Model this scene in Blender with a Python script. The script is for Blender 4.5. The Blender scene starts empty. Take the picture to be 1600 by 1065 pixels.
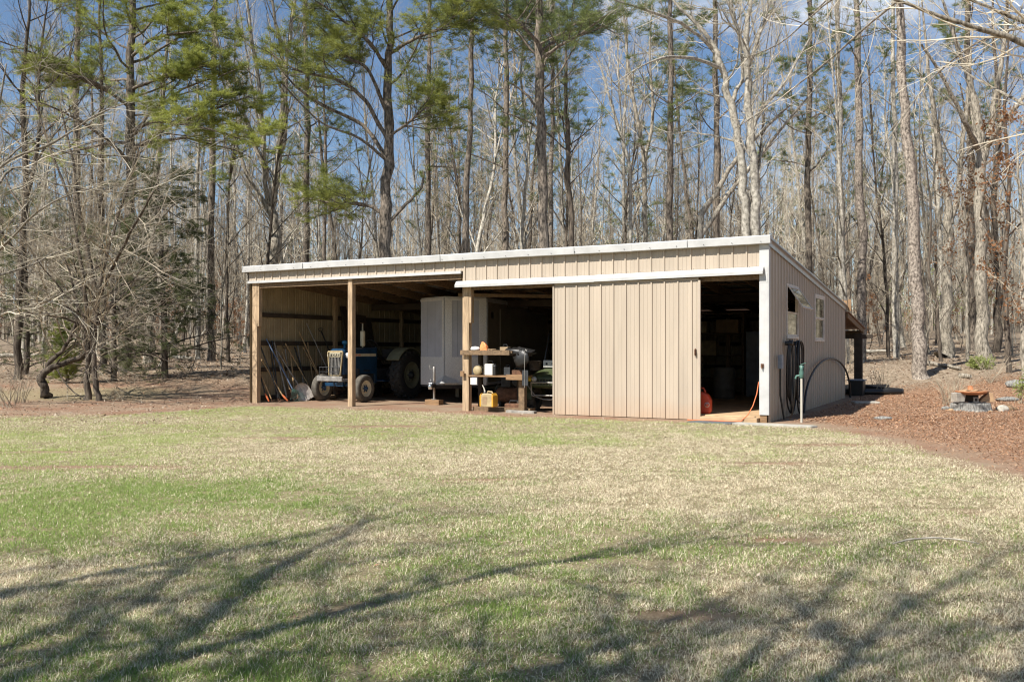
import bpy, math, random
import numpy as np
from mathutils import Vector, Matrix
PI = math.pi
sc = bpy.context.scene
COL = sc.collection
rng = random.Random(11)
nr = np.random.RandomState(5)

# ------------------------------------------------------------------ camera numbers (level camera, 30 mm-ish)
F = 1400.0; HZ = 545.0; EYE = 1.55
def PX(u, v, Y):
    return Vector(((u-800)/F*Y, Y, EYE+(HZ-v)/F*Y))

# shed frame: corner on the right, local x runs along the front (towards the right), local y goes back
CX, CY = 5.39, 18.87
TH = math.atan2(-.475, .88); CT, ST = math.cos(TH), math.sin(TH)
SL, SD = 14.75, 10.97
def SW(x, y, z=0):
    return Vector((CX+x*CT-y*ST, CY+x*ST+y*CT, z))

def sstep(a, b, x):
    t = np.clip((x-a)/(b-a), 0, 1); return t*t*(3-2*t)
def vnoise(x, y, scale, seed=0):
    x = np.asarray(x, float)/scale; y = np.asarray(y, float)/scale
    xi = np.floor(x).astype(np.int64); yi = np.floor(y).astype(np.int64)
    fx = x-xi; fy = y-yi; fx = fx*fx*(3-2*fx); fy = fy*fy*(3-2*fy)
    def h(a, b):
        n = (a*374761393+b*668265263+seed*982451653) & 0x7fffffff
        n = ((n ^ (n >> 13))*1274126177) & 0x7fffffff
        return ((n ^ (n >> 16)) & 0xffff)/65535.0
    return (h(xi, yi)*(1-fx)+h(xi+1, yi)*fx)*(1-fy)+(h(xi, yi+1)*(1-fx)+h(xi+1, yi+1)*fx)*fy
def fbm(x, y, scale, seed=0):
    return (vnoise(x, y, scale, seed)*.5+vnoise(x, y, scale*.47, seed+7)*.3+vnoise(x, y, scale*.21, seed+13)*.2)
def shed_local(x, y):
    dx = x-CX; dy = y-CY
    return dx*CT+dy*ST, -dx*ST+dy*CT
def shed_dist(x, y):
    a, b = shed_local(x, y)
    ox = np.maximum(np.maximum(-SL-a, a), 0); oy = np.maximum(np.maximum(-b, b-SD-3.6), 0)
    return np.hypot(ox, oy)
def HT(x, y):
    x = np.asarray(x, float); y = np.asarray(y, float)
    p = np.maximum(y-24.5, 0)
    g = np.where(p < 15, .055*p*sstep(0, 5, p), .825+.032*(p-15))
    g = np.where(p > 110, .825+.032*95+.05*(p-110), g)
    g = g+np.clip(x-9, 0, 30)*.022*sstep(20, 34, y)
    d = shed_dist(x, y)
    g = g*sstep(.5, 6.5, d)
    far = sstep(24, 40, y)
    n = (fbm(x, y, 7., 3)-.5)*(.06+.35*far)+(fbm(x, y, 1.3, 9)-.5)*(.02+.08*far)
    return g+n*sstep(.1, 2.5, d)
def hz(x, y): return float(HT(x, y))

# ------------------------------------------------------------------ materials
def newmat(name):
    m = bpy.data.materials.new(name); m.use_nodes = True
    nt = m.node_tree; b = nt.nodes['Principled BSDF']; return m, nt, b
def mat(name, col, rough=.6, metal=0., var=.15, scale=6., bump=0., stretch=(1, 1, 1), col2=None, spec=.5, objrand=0., detail=4):
    m, nt, b = newmat(name)
    N = nt.nodes; L = nt.links
    tc = N.new('ShaderNodeTexCoord'); mp = N.new('ShaderNodeMapping'); mp.inputs['Scale'].default_value = stretch
    L.new(tc.outputs['Object'], mp.inputs['Vector'])
    no = N.new('ShaderNodeTexNoise'); no.inputs['Scale'].default_value = scale; no.inputs['Detail'].default_value = detail; no.inputs['Roughness'].default_value = .6
    L.new(mp.outputs[0], no.inputs['Vector'])
    cr = N.new('ShaderNodeValToRGB'); e = cr.color_ramp.elements
    c2 = col2 if col2 else tuple(min(1, c*(1+var)) for c in col)
    c1 = col if col2 else tuple(c*(1-var) for c in col)
    e[0].position = .34; e[1].position = .66
    e[0].color = (*c1, 1); e[1].color = (*c2, 1)
    L.new(no.outputs['Fac'], cr.inputs['Fac'])
    out = cr.outputs['Color']
    if objrand:
        oi = N.new('ShaderNodeObjectInfo'); mr = N.new('ShaderNodeMapRange')
        mr.inputs['To Min'].default_value = 1-objrand; mr.inputs['To Max'].default_value = 1+objrand
        L.new(oi.outputs['Random'], mr.inputs['Value'])
        mu = N.new('ShaderNodeVectorMath'); mu.operation = 'SCALE'
        L.new(out, mu.inputs[0]); L.new(mr.outputs[0], mu.inputs['Scale']); out = mu.outputs[0]
    L.new(out, b.inputs['Base Color'])
    b.inputs['Roughness'].default_value = rough; b.inputs['Metallic'].default_value = metal
    b.inputs['Specular IOR Level'].default_value = spec
    if bump:
        bp = N.new('ShaderNodeBump'); bp.inputs['Strength'].default_value = bump; bp.inputs['Distance'].default_value = .02
        L.new(no.outputs['Fac'], bp.inputs['Height']); L.new(bp.outputs[0], b.inputs['Normal'])
    return m
def attrmat(name, rough=.8, trans=0., spec=.2):
    m, nt, b = newmat(name)
    a = nt.nodes.new('ShaderNodeAttribute'); a.attribute_name = 'tint'
    nt.links.new(a.outputs['Color'], b.inputs['Base Color'])
    b.inputs['Roughness'].default_value = rough; b.inputs['Specular IOR Level'].default_value = spec
    if trans:
        out = nt.nodes['Material Output']; mx = nt.nodes.new('ShaderNodeMixShader'); t = nt.nodes.new('ShaderNodeBsdfTranslucent')
        nt.links.new(a.outputs['Color'], t.inputs['Color']); mx.inputs[0].default_value = trans
        nt.links.new(b.outputs[0], mx.inputs[1]); nt.links.new(t.outputs[0], mx.inputs[2]); nt.links.new(mx.outputs[0], out.inputs['Surface'])
    return m
def siding_mat(name, col, stain):
    m, nt, b = newmat(name); N = nt.nodes; L = nt.links
    tc = N.new('ShaderNodeTexCoord'); sx = N.new('ShaderNodeSeparateXYZ'); L.new(tc.outputs['Object'], sx.inputs[0])
    no = N.new('ShaderNodeTexNoise'); no.inputs['Scale'].default_value = 1.7; no.inputs['Detail'].default_value = 6
    mp = N.new('ShaderNodeMapping'); mp.inputs['Scale'].default_value = (2.6, 2.6, .25); L.new(tc.outputs['Object'], mp.inputs[0]); L.new(mp.outputs[0], no.inputs['Vector'])
    c = N.new('ShaderNodeMix'); c.data_type = 'RGBA'; c.inputs['A'].default_value = (*[x*.74 for x in col], 1); c.inputs['B'].default_value = (*[x*1.18 for x in col], 1)
    L.new(no.outputs['Fac'], c.inputs['Factor'])
    # splashed red clay along the foot of the metal
    n2 = N.new('ShaderNodeTexNoise'); n2.inputs['Scale'].default_value = 3.; n2.inputs['Detail'].default_value = 5; L.new(tc.outputs['Object'], n2.inputs['Vector'])
    ad = N.new('ShaderNodeMath'); ad.operation = 'MULTIPLY_ADD'; ad.inputs[1].default_value = .5; L.new(n2.outputs['Fac'], ad.inputs[0]); L.new(sx.outputs['Z'], ad.inputs[2])
    mr = N.new('ShaderNodeMapRange'); mr.inputs['From Min'].default_value = .75; mr.inputs['From Max'].default_value = .2; mr.inputs['To Min'].default_value = 0; mr.inputs['To Max'].default_value = stain
    L.new(ad.outputs[0], mr.inputs['Value'])
    c2 = N.new('ShaderNodeMix'); c2.data_type = 'RGBA'; c2.inputs['B'].default_value = (.42, .24, .12, 1)
    L.new(mr.outputs[0], c2.inputs['Factor']); L.new(c.outputs['Result'], c2.inputs['A']); L.new(c2.outputs['Result'], b.inputs['Base Color'])
    b.inputs['Roughness'].default_value = .42; b.inputs['Metallic'].default_value = .0; b.inputs['Specular IOR Level'].default_value = .45
    return m
M = {}
M['siding'] = siding_mat('tan_metal', (.44, .367, .285), .36)
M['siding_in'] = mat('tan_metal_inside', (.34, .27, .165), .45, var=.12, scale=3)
M['white'] = mat('white_trim', (.43, .425, .41), .45, .05, var=.16, scale=2.4, col2=(.54, .535, .52))
M['galv'] = mat('galvanised', (.42, .43, .44), .38, .7, var=.12, scale=5)
M['roof'] = mat('roof_metal', (.45, .46, .47), .4, .5, var=.1, scale=3)
M['post'] = mat('treated_post', (.38, .27, .165), .8, var=.35, scale=3.5, stretch=(6, 6, .6), bump=.3)
M['wood'] = mat('rough_lumber', (.17, .11, .06), .85, var=.3, scale=4, stretch=(4, 4, 4), bump=.2)
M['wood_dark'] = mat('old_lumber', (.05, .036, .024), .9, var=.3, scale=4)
M['wood_orange'] = mat('raw_pine_board', (.23, .135, .065), .75, var=.25, scale=5, stretch=(1, 6, 6))
M['concrete'] = mat('concrete_slab', (.44, .30, .17), .85, var=.2, scale=3, bump=.1)
M['stone'] = mat('paving_concrete', (.36, .34, .29), .9, var=.2, scale=5, bump=.2)
M['mat'] = mat('rubber_mat', (.10, .11, .115), .85, var=.2, scale=8)
M['black'] = mat('black_plastic', (.014, .013, .012), .45, var=.2)
M['rubber'] = mat('rubber', (.025, .024, .022), .8, var=.35, scale=9, bump=.2)
M['rubber_dust_lit'] = mat('dusty_sunlit_rubber', (.085, .075, .06), .9, var=.35, scale=9)  # tractor tyre dust; the same tone paints sunlight on the utility vehicle's tyres
M['blue'] = mat('blue_paint', (.008, .036, .08), .35, var=.3, scale=4)
M['blue_lt'] = mat('light_blue_paint', (.02, .12, .22), .35, var=.25, scale=4)
M['cream'] = mat('cream_paint', (.56, .50, .35), .5, var=.15, scale=6)
M['cream2'] = mat('shaded_cream_paint', (.17, .17, .11), .55, var=.2, scale=4)  # cream paint darkened to put the tractor's rear in shade
M['iron'] = mat('cast_iron', (.035, .037, .04), .6, .3, var=.4, scale=7)
M['steel'] = mat('worn_steel', (.36, .34, .31), .5, .6, var=.3, scale=6)
M['rust'] = mat('rusty_steel', (.16, .08, .045), .85, .2, var=.4, scale=12)
M['steel_lt'] = mat('scuffed_aluminium', (.50, .46, .42), .5, .25, var=.25, scale=7)
M['chrome'] = mat('bright_metal', (.62, .63, .64), .22, .9, var=.1)
M['lens'] = mat('lamp_glass', (.55, .56, .55), .15, .2)
M['amber'] = mat('amber_lens', (.65, .45, .04), .25)
M['trailer'] = mat('trailer_skin', (.43, .45, .50), .3, .15, var=.08, scale=2)
M['trailer_side'] = mat('trailer_shaded_side_skin', (.30, .26, .2), .22, .3, var=.08, scale=2)  # the trailer's skin again, coloured darker and browner as its shaded side
M['trailer_trim'] = mat('trailer_trim', (.62, .62, .62), .35, .3, var=.1)
M['green_veh'] = mat('olive_green_body', (.06, .075, .03), .45, var=.2)
M['yellow'] = mat('yellow_plastic', (.60, .30, .03), .5, var=.15)
M['tan_plastic'] = mat('dusty_tan_plastic', (.36, .28, .15), .6, var=.2)
M['red'] = mat('red_plastic', (.55, .06, .02), .45, var=.15)
M['orange'] = mat('orange_cord', (.60, .15, .05), .6)
M['orange_bag'] = mat('orange_wrapper', (.75, .24, .08), .5, var=.25, scale=20)
M['pvc'] = mat('white_pvc', (.46, .43, .36), .5, var=.1)
M['teal'] = mat('green_hydrant_head', (.07, .15, .12), .45, var=.2)
M['greybox'] = mat('grey_box', (.22, .25, .29), .5)
M['cardboard'] = mat('cardboard', (.30, .21, .12), .85, var=.15)
M['paper'] = mat('white_paper', (.66, .64, .58), .8, var=.08)
M['handle_wood'] = mat('ash_handle', (.36, .24, .12), .7, var=.3, scale=9)
M['handle_grey'] = mat('weathered_handle', (.26, .24, .21), .75, var=.3, scale=9)
M['handle_blue'] = mat('blue_handle', (.12, .17, .27), .6)
M['log'] = mat('grey_end_grain', (.10, .095, .085), .95, var=.6, scale=12, stretch=(2.5, 2.5, .5), bump=1.0, col2=(.34, .33, .30))
M['split'] = mat('split_wood', (.42, .27, .15), .85, var=.25, scale=8, stretch=(1, 1, 5))
M['clay'] = mat('terracotta', (.42, .17, .07), .7, var=.2, scale=9)
M['rock'] = mat('pale_rock', (.40, .36, .30), .9, var=.3, scale=5, bump=.4)
M['rock_pale'] = mat('chalky_rock', (.50, .46, .38), .9, var=.3, scale=7, bump=.5)
M['frame'] = mat('window_frame_paint', (.55, .50, .43), .5)

def barkmat(name, c1, c2, sc_=4., st=(3, 3, .7), bump=.7, orand=.18):
    return mat(name, c1, .92, var=.4, scale=sc_, bump=bump, stretch=st, col2=c2, objrand=orand, spec=.15, detail=6)
M['bark_pine'] = barkmat('pine_bark', (.03, .025, .02), (.26, .215, .17), 7, (2.4, 2.4, .7), 1.4)
M['bark_pine_pale'] = barkmat('pale_pine_bark', (.07, .055, .045), (.42, .36, .295), 9, (1.6, 1.6, 1.), 1.6)
M['bark_dark'] = barkmat('dark_bark', (.03, .024, .02), (.16, .13, .10), 4, (3, 3, .6))
M['bark_grey'] = barkmat('grey_bark', (.075, .065, .05), (.40, .355, .285), 8, (2.2, 2.2, .6), 1.4)
M['bark_pale'] = barkmat('pale_smooth_bark', (.15, .135, .11), (.50, .46, .385), 6, (1.6, 1.6, 1.2), .5)
M['twig_pale'] = barkmat('pale_twigs', (.38, .335, .25), (.66, .59, .46), 1.5, (1, 1, 1), 0)
M['twig_tan'] = barkmat('tan_twigs', (.27, .22, .155), (.52, .45, .34), 1.5, (1, 1, 1), 0)
M['twig_dark'] = barkmat('dark_twigs', (.055, .045, .035), (.15, .125, .10), 1.5, (1, 1, 1), 0)
def needlemat(name, c1, c2, tr=.35):
    m = mat(name, c1, .6, scale=.9, col2=c2, objrand=.2, spec=.25)
    nt = m.node_tree; b = nt.nodes['Principled BSDF']; out = nt.nodes['Material Output']
    src = b.inputs['Base Color'].links[0].from_socket
    t = nt.nodes.new('ShaderNodeBsdfTranslucent'); nt.links.new(src, t.inputs['Color'])
    mx = nt.nodes.new('ShaderNodeMixShader'); mx.inputs[0].default_value = tr
    nt.links.new(b.outputs[0], mx.inputs[1]); nt.links.new(t.outputs[0], mx.inputs[2]); nt.links.new(mx.outputs[0], out.inputs['Surface'])
    return m
M['needle'] = needlemat('pine_needles', (.12, .15, .03), (.42, .44, .11))
M['needle_dark'] = needlemat('dark_pine_needles', (.085, .12, .04), (.23, .26, .09))
M['cedar'] = needlemat('cedar_foliage', (.05, .065, .025), (.17, .185, .075), .3)
M['deadleaf'] = needlemat('dry_brown_leaves', (.20, .09, .035), (.34, .17, .08))
M['moss'] = needlemat('pale_green_leaves', (.20, .24, .06), (.32, .36, .12))
g_, nt_, b_ = newmat('window_glass')
N_ = nt_.nodes; tr_ = N_.new('ShaderNodeBsdfTransparent'); gl_ = N_.new('ShaderNodeBsdfGlossy'); mx_ = N_.new('ShaderNodeMixShader'); fr_ = N_.new('ShaderNodeFresnel')
fr_.inputs['IOR'].default_value = 1.9; gl_.inputs['Roughness'].default_value = .03; tr_.inputs['Color'].default_value = (.55, .58, .52, 1); gl_.inputs['Color'].default_value = (.95, .95, .9, 1)
ma_ = N_.new('ShaderNodeMath'); ma_.operation = 'MULTIPLY_ADD'; ma_.inputs[1].default_value = .7; ma_.inputs[2].default_value = .2
nt_.links.new(fr_.outputs[0], ma_.inputs[0]); nt_.links.new(ma_.outputs[0], mx_.inputs[0]); nt_.links.new(tr_.outputs[0], mx_.inputs[1]); nt_.links.new(gl_.outputs[0], mx_.inputs[2]); nt_.links.new(mx_.outputs[0], N_['Material Output'].inputs['Surface'])
M['glass'] = g_
# diamond plate
def checker_plate():
    m, nt, b = newmat('diamond_plate'); N = nt.nodes; L = nt.links
    tc = N.new('ShaderNodeTexCoord'); ck = N.new('ShaderNodeTexVoronoi'); ck.inputs['Scale'].default_value = 80
    L.new(tc.outputs['Object'], ck.inputs['Vector'])
    bp = N.new('ShaderNodeBump'); bp.inputs['Strength'].default_value = .2; bp.inputs['Distance'].default_value = .006; bp.invert = True
    L.new(ck.outputs['Distance'], bp.inputs['Height']); L.new(bp.outputs[0], b.inputs['Normal'])
    cr = N.new('ShaderNodeValToRGB'); cr.color_ramp.elements[0].color = (.86, .86, .84, 1); cr.color_ramp.elements[1].color = (.58, .59, .58, 1); cr.color_ramp.elements[0].position = .25; cr.color_ramp.elements[1].position = .6; L.new(ck.outputs['Distance'], cr.inputs['Fac']); L.new(cr.outputs[0], b.inputs['Base Color']); b.inputs['Metallic'].default_value = .3; b.inputs['Roughness'].default_value = .3
    return m
M['plate'] = checker_plate()

# ------------------------------------------------------------------ object helpers
def tag(o, label=None, cat=None, group=None, kind=None):
    if label: o['label'] = label
    if cat: o['category'] = cat
    if group: o['group'] = group
    if kind: o['kind'] = kind
    return o
def thing(name, label, cat, loc=(0, 0, 0), rz=0, group=None):
    o = bpy.data.objects.new(name, None); COL.objects.link(o); o.location = loc; o.rotation_euler = (0, 0, rz); o.empty_display_size = .2
    return tag(o, label, cat, group)
def link(name, me, parent=None):
    o = bpy.data.objects.new(name, me); COL.objects.link(o)
    if parent is not None: o.parent = parent
    return o
class MB:
    def __init__(s): s.v = []; s.f = []; s.m = []; s.sm = []
    def add(s, vs, fs, mi=0, smooth=False):
        b = len(s.v); s.v += [tuple(v) for v in vs]; s.f += [tuple(i+b for i in f) for f in fs]; s.m += [mi]*len(fs); s.sm += [smooth]*len(fs)
        return s
    def box(s, x0, x1, y0, y1, z0, z1, R=None, mi=0, taper=None):
        vs = [Vector((x, y, z)) for z in (z0, z1) for y in (y0, y1) for x in (x0, x1)]
        if taper:
            cx, cy = (x0+x1)/2, (y0+y1)/2
            for v in vs[4:]: v.x = cx+(v.x-cx)*taper; v.y = cy+(v.y-cy)*taper
        if R is not None: vs = [R @ v for v in vs]
        return s.add(vs, [(0, 2, 3, 1), (4, 5, 7, 6), (0, 1, 5, 4), (2, 6, 7, 3), (0, 4, 6, 2), (1, 3, 7, 5)], mi)
    def beam(s, a, b, w, h, mi=0, up=(0, 0, 1)):
        a = Vector(a); b = Vector(b); d = (b-a); L = d.length; d.normalize(); u = Vector(up)
        if abs(d.dot(u)) > .98: u = Vector((0, 1, 0))
        sx = d.cross(u).normalized(); uz = sx.cross(d)
        R = Matrix((sx, d, uz)).transposed().to_4x4(); R.translation = a
        return s.box(-w/2, w/2, 0, L, -h/2, h/2, R, mi)
    def tube(s, pts, rad, n=8, mi=0, cap=True):
        pts = [Vector(p) for p in pts]
        if not hasattr(rad, '__len__'): rad = [rad]*len(pts)
        vs = []; ref = None
        for i, p in enumerate(pts):
            d = (pts[min(i+1, len(pts)-1)]-pts[max(i-1, 0)]).normalized()
            if ref is None: ref = Vector((1, 0, 0)) if abs(d.x) < .8 else Vector((0, 1, 0))
            a = (ref-d*ref.dot(d)).normalized(); b = d.cross(a); ref = a
            for k in range(n):
                t = 2*PI*k/n; vs.append(p+(a*math.cos(t)+b*math.sin(t))*rad[i])
        fs = [(i*n+k, i*n+(k+1) % n, (i+1)*n+(k+1) % n, (i+1)*n+k) for i in range(len(pts)-1) for k in range(n)]
        s.add(vs, fs, mi, True)
        if cap:
            s.add(vs[:n], [tuple(range(n))[::-1]], mi); s.add(vs[-n:], [tuple(range(n))], mi)
        return s
    def lathe(s, prof, c=(0, 0, 0), axis=(0, 0, 1), n=24, mi=0):
        ax = Vector(axis).normalized(); ref = Vector((1, 0, 0)) if abs(ax.x) < .8 else Vector((0, 1, 0))
        a = (ref-ax*ref.dot(ax)).normalized(); b = ax.cross(a); c = Vector(c); vs = []
        for r, h in prof:
            for k in range(n):
                t = 2*PI*k/n; vs.append(c+ax*h+(a*math.cos(t)+b*math.sin(t))*r)
        fs = [(i*n+k, i*n+(k+1) % n, (i+1)*n+(k+1) % n, (i+1)*n+k) for i in range(len(prof)-1) for k in range(n)]
        return s.add(vs, fs, mi, True)
    def prism(s, poly, z0, z1, R=None, mi=0):
        n = len(poly); vs = [Vector((p[0], p[1], z)) for z in (z0, z1) for p in poly]
        if R is not None: vs = [R @ v for v in vs]
        return s.add(vs, [tuple(range(n))[::-1], tuple(range(n, 2*n))]+[(i, (i+1) % n, n+(i+1) % n, n+i) for i in range(n)], mi)
    def build(s, name, mats, parent=None, bevel=0):
        me = bpy.data.meshes.new(name); me.from_pydata(s.v, [], s.f); me.update()
        for m in (mats if isinstance(mats, (list, tuple)) else [mats]): me.materials.append(m)
        me.polygons.foreach_set('material_index', s.m); me.polygons.foreach_set('use_smooth', s.sm)
        o = link(name, me, parent)
        if bevel:
            bv = o.modifiers.new('bevel', 'BEVEL'); bv.width = bevel; bv.segments = 2; bv.limit_method = 'ANGLE'
        return o
def npmesh(name, V, Fq, mats, mi=None, smooth=False, tint=None):
    """V (n,3); Fq list of (m,k) int arrays"""
    me = bpy.data.meshes.new(name); me.vertices.add(len(V)); me.vertices.foreach_set('co', np.ascontiguousarray(V, np.float32).ravel())
    loops = np.concatenate([f.ravel() for f in Fq]).astype(np.int32)
    tot = np.concatenate([np.full(len(f), f.shape[1], np.int32) for f in Fq]); st = np.concatenate([[0], np.cumsum(tot)[:-1]]).astype(np.int32)
    me.loops.add(len(loops)); me.loops.foreach_set('vertex_index', loops)
    me.polygons.add(len(tot)); me.polygons.foreach_set('loop_start', st); me.polygons.foreach_set('loop_total', tot)
    if mi is not None: me.polygons.foreach_set('material_index', np.concatenate([np.full(len(f), m, np.int32) for f, m in zip(Fq, mi)]))
    me.polygons.foreach_set('use_smooth', np.full(len(tot), smooth))
    for m in mats: me.materials.append(m)
    me.update(calc_edges=True)
    if tint is not None:
        a = me.color_attributes.new('tint', 'FLOAT_COLOR', 'POINT'); a.data.foreach_set('color', np.ascontiguousarray(tint, np.float32).ravel())
    return me

# ------------------------------------------------------------------ trees
def tubes(polys, sides_fn):
    """polys: list of (pts list, rad list) -> V, F quads. batched"""
    groups = {}
    for p, r in polys: groups.setdefault((len(p), sides_fn(max(r))), []).append((p, r))
    Vs = []; Fs = []; base = 0
    for (k, n), g in groups.items():
        P = np.array([[tuple(q) for q in p] for p, _ in g], float); R = np.array([r for _, r in g], float); m = len(g)
        T = np.empty_like(P); T[:, 1:-1] = P[:, 2:]-P[:, :-2]; T[:, 0] = P[:, 1]-P[:, 0]; T[:, -1] = P[:, -1]-P[:, -2]
        T /= np.linalg.norm(T, axis=2, keepdims=True)+1e-9
        d0 = P[:, -1]-P[:, 0]; ref = np.where((np.abs(d0[:, 2]) > .7*np.linalg.norm(d0, axis=1))[:, None], np.array([1., 0, 0]), np.array([0, 0, 1.]))
        ref = ref[:, None, :]+np.array([.13, .21, .05])
        A = ref-T*np.sum(ref*T, axis=2, keepdims=True); A /= np.linalg.norm(A, axis=2, keepdims=True)+1e-9; B = np.cross(T, A)
        th = np.arange(n)*2*PI/n
        ring = P[:, :, None, :]+R[:, :, None, None]*(A[:, :, None, :]*np.cos(th)[:, None]+B[:, :, None, :]*np.sin(th)[:, None])
        V = ring.reshape(-1, 3)
        idx = np.arange(m*k*n).reshape(m, k, n); nx = np.roll(idx, -1, axis=2)
        q = np.stack([idx[:, :-1], nx[:, :-1], nx[:, 1:], idx[:, 1:]], axis=-1).reshape(-1, 4)+base
        Vs.append(V); Fs.append(q); base += len(V)
    return np.concatenate(Vs), np.concatenate(Fs)
def grow(start, d, length, nseg, wob, trop, R):
    pts = [start]; p = start; d = d.normalized(); st = length/nseg
    for i in range(nseg):
        d = (d+Vector((R.gauss(0, wob), R.gauss(0, wob), R.gauss(0, wob)+trop))).normalized(); p = p+d*st; pts.append(p)
    return pts
def along(pts, t):
    x = t*(len(pts)-1); i = min(int(x), len(pts)-2); f = x-i
    return pts[i].lerp(pts[i+1], f), (pts[i+1]-pts[i]).normalized(), i, f
def sprout(out, pts, rad, lvl, spec, R, tips):
    if lvl >= len(spec): return
    s = spec[lvl]; n = s['n']; n = int(n)+(R.random() < n-int(n)); PL = sum((pts[i+1]-pts[i]).length for i in range(len(pts)-1))
    az = R.uniform(0, 6.28)
    for i in range(n):
        t = s.get('t0', .2)+(s.get('t1', 1.)-s.get('t0', .2))*(i+R.random())/n
        p, pd, k, f = along(pts, t); pr = rad[k]*(1-f)+rad[k+1]*f
        az += 2.4+R.uniform(-.5, .5)
        a = pd.orthogonal().normalized(); b = pd.cross(a); side = a*math.cos(az)+b*math.sin(az)
        if lvl == 0 and s.get('bias'):
            side = (side+Vector(s['bias'])*R.random()).normalized()
        if s.get('flat'): side.z *= s['flat']; side.normalize()
        an = R.uniform(*s['ang']); dd = pd*math.cos(an)+side*math.sin(an)
        L = (s['L'] if lvl == 0 else PL*s['l'])*R.uniform(.6, 1.25)*(1-s.get('fall', .55)*(t-s.get('t0', .2))/(1.001-s.get('t0', .2)))
        r0 = min(pr*s.get('rk', .6), max(L*s.get('rl', .012), s.get('rmin', .006)))
        ns = s.get('seg', 4)
        q = grow(p, dd, L, ns, s.get('wob', .12), s.get('up', .04), R)
        tip = s.get('tip', .25); rr = [r0*(1-(1-tip)*j/ns) for j in range(ns+1)]
        out.append((q, rr))
        if tips is not None and lvl >= s.get('tipfrom', 1): tips.append((q, lvl))
        sprout(out, q, rr, lvl+1, spec, R, tips)
def sides(r): return 3 if r < .018 else (5 if r < .06 else 8)
def tufts(tips, per, ntri, ln, wd, R, droop=0., spread=.8, tmin=.25):
    """needle sprays along the outer branches -> V, F tris"""
    P = []; D = []
    for q, lvl in tips:
        for _ in range(per):
            p, d, _, _ = along(q, R.uniform(tmin, 1)); P.append(tuple(p)); D.append(tuple(d))
    if not P: return None
    P = np.repeat(np.array(P), ntri, 0); D = np.repeat(np.array(D), ntri, 0); n = len(P)
    rs = np.random.RandomState(R.randint(0, 99999))
    d = D*.5+rs.normal(0, spread, (n, 3))*.7; d[:, 2] = d[:, 2]*.55+.22-droop; d /= np.linalg.norm(d, axis=1, keepdims=True)
    L = ln*rs.uniform(.6, 1.2, (n, 1)); s = np.cross(d, rs.normal(0, 1, (n, 3))); s /= np.linalg.norm(s, axis=1, keepdims=True)+1e-9
    o = P+rs.normal(0, ln*.20, (n, 3))*np.array([1, 1, .4])
    V = np.stack([o-s*wd/2, o+s*wd/2, o+d*L], axis=1).reshape(-1, 3)
    return V, np.arange(n*3).reshape(-1, 3)
def leafcards(tips, per, size, R):
    P = [tuple(along(q, R.uniform(.2, 1))[0]) for q, l in tips for _ in range(per)]
    P = np.array(P); n = len(P); rs = np.random.RandomState(R.randint(0, 99999))
    a = rs.normal(0, 1, (n, 3)); a /= np.linalg.norm(a, axis=1, keepdims=True); b = np.cross(a, rs.normal(0, 1, (n, 3))); b /= np.linalg.norm(b, axis=1, keepdims=True)
    s = size*rs.uniform(.6, 1.3, (n, 1)); P = P+rs.normal(0, size*.8, (n, 3))
    V = np.stack([P-a*s*.5, P+b*s*.3, P+a*s*.6, P-b*s*.3], axis=1).reshape(-1, 3)
    return V, np.arange(n*4).reshape(-1, 4)
def tree_mesh(trunks, spec, R, bark, twig, foliage=None, flare=1.35, trunk_sides=12, rough=.05):
    """trunks: list of (pts, rad). returns (trunk mesh, crown mesh)"""
    tp = []
    specs = [t[2] if len(t) > 2 else spec for t in trunks]
    for t_ in trunks:
        pts, rad = t_[0], t_[1]
        pts = [Vector(p) for p in pts]; N = max(14, len(pts)*4); q = []; r = []
        for j in range(N+1):
            x = j/N*(len(pts)-1); i = min(int(x), len(pts)-2); f = x-i
            p0 = pts[max(i-1, 0)]; p1 = pts[i]; p2 = pts[i+1]; p3 = pts[min(i+2, len(pts)-1)]
            v = .5*((2*p1)+(p2-p0)*f+(2*p0-5*p1+4*p2-p3)*f*f+(3*p1-p0-3*p2+p3)*f**3)
            rr = rad[i]*(1-f)+rad[i+1]*f; w = rr*.25
            if 0 < j < N: v = v+Vector((R.gauss(0, w), R.gauss(0, w), 0))
            q.append(v); r.append(rr*(1+R.gauss(0, rough)))
        tp.append((q, r))
    if flare > 1:
        q, r = tp[0]; d = (q[1]-q[0])*.16
        tp[0] = ([q[0]-d*.8, q[0]+d*.4, q[0]+d*1.6]+q[1:], [r[0]*flare*1.12, r[0]*(1+(flare-1)*.55), r[0]*1.04]+r[1:])
    V, Fq = tubes(tp, lambda r: trunk_sides)
    me_t = npmesh('trunk', V, [Fq], [bark], smooth=True)
    out = []; tips = []
    for (q, r), sp in zip(tp, specs): sprout(out, q, r, 0, sp, R, tips)
    thick = [o for o in out if max(o[1]) > .024]; thin = [o for o in out if max(o[1]) <= .024] or out[:1]
    V, Fq = tubes(thin, sides); Vs = [V]; Fs = [Fq]; mi = [0]; mats = [twig]; nb = len(V)
    if thick:
        V2, F2 = tubes(thick, sides); Vs.append(V2); Fs.append(F2+nb); mi.append(1); mats.append(bark); nb += len(V2)
    if foliage:
        kind, m, args = foliage
        if kind == 'needle': res = tufts([t for t in tips if t[1] >= args.get('lv', 1)], args['per'], args['n'], args['ln'], args['w'], R, args.get('droop', 0), args.get('spread', .8), args.get('tmin', .25))
        else: res = leafcards([t for t in tips if t[1] >= args.get('lv', 1)], args['per'], args['size'], R)
        if res: Vs.append(res[0]); Fs.append(res[1]+nb); mi.append(len(mats)); mats.append(m)
    me_c = npmesh('crown', np.concatenate(Vs), Fs, mats, mi, smooth=False)
    return me_t, me_c, tp, out, tips
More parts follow.
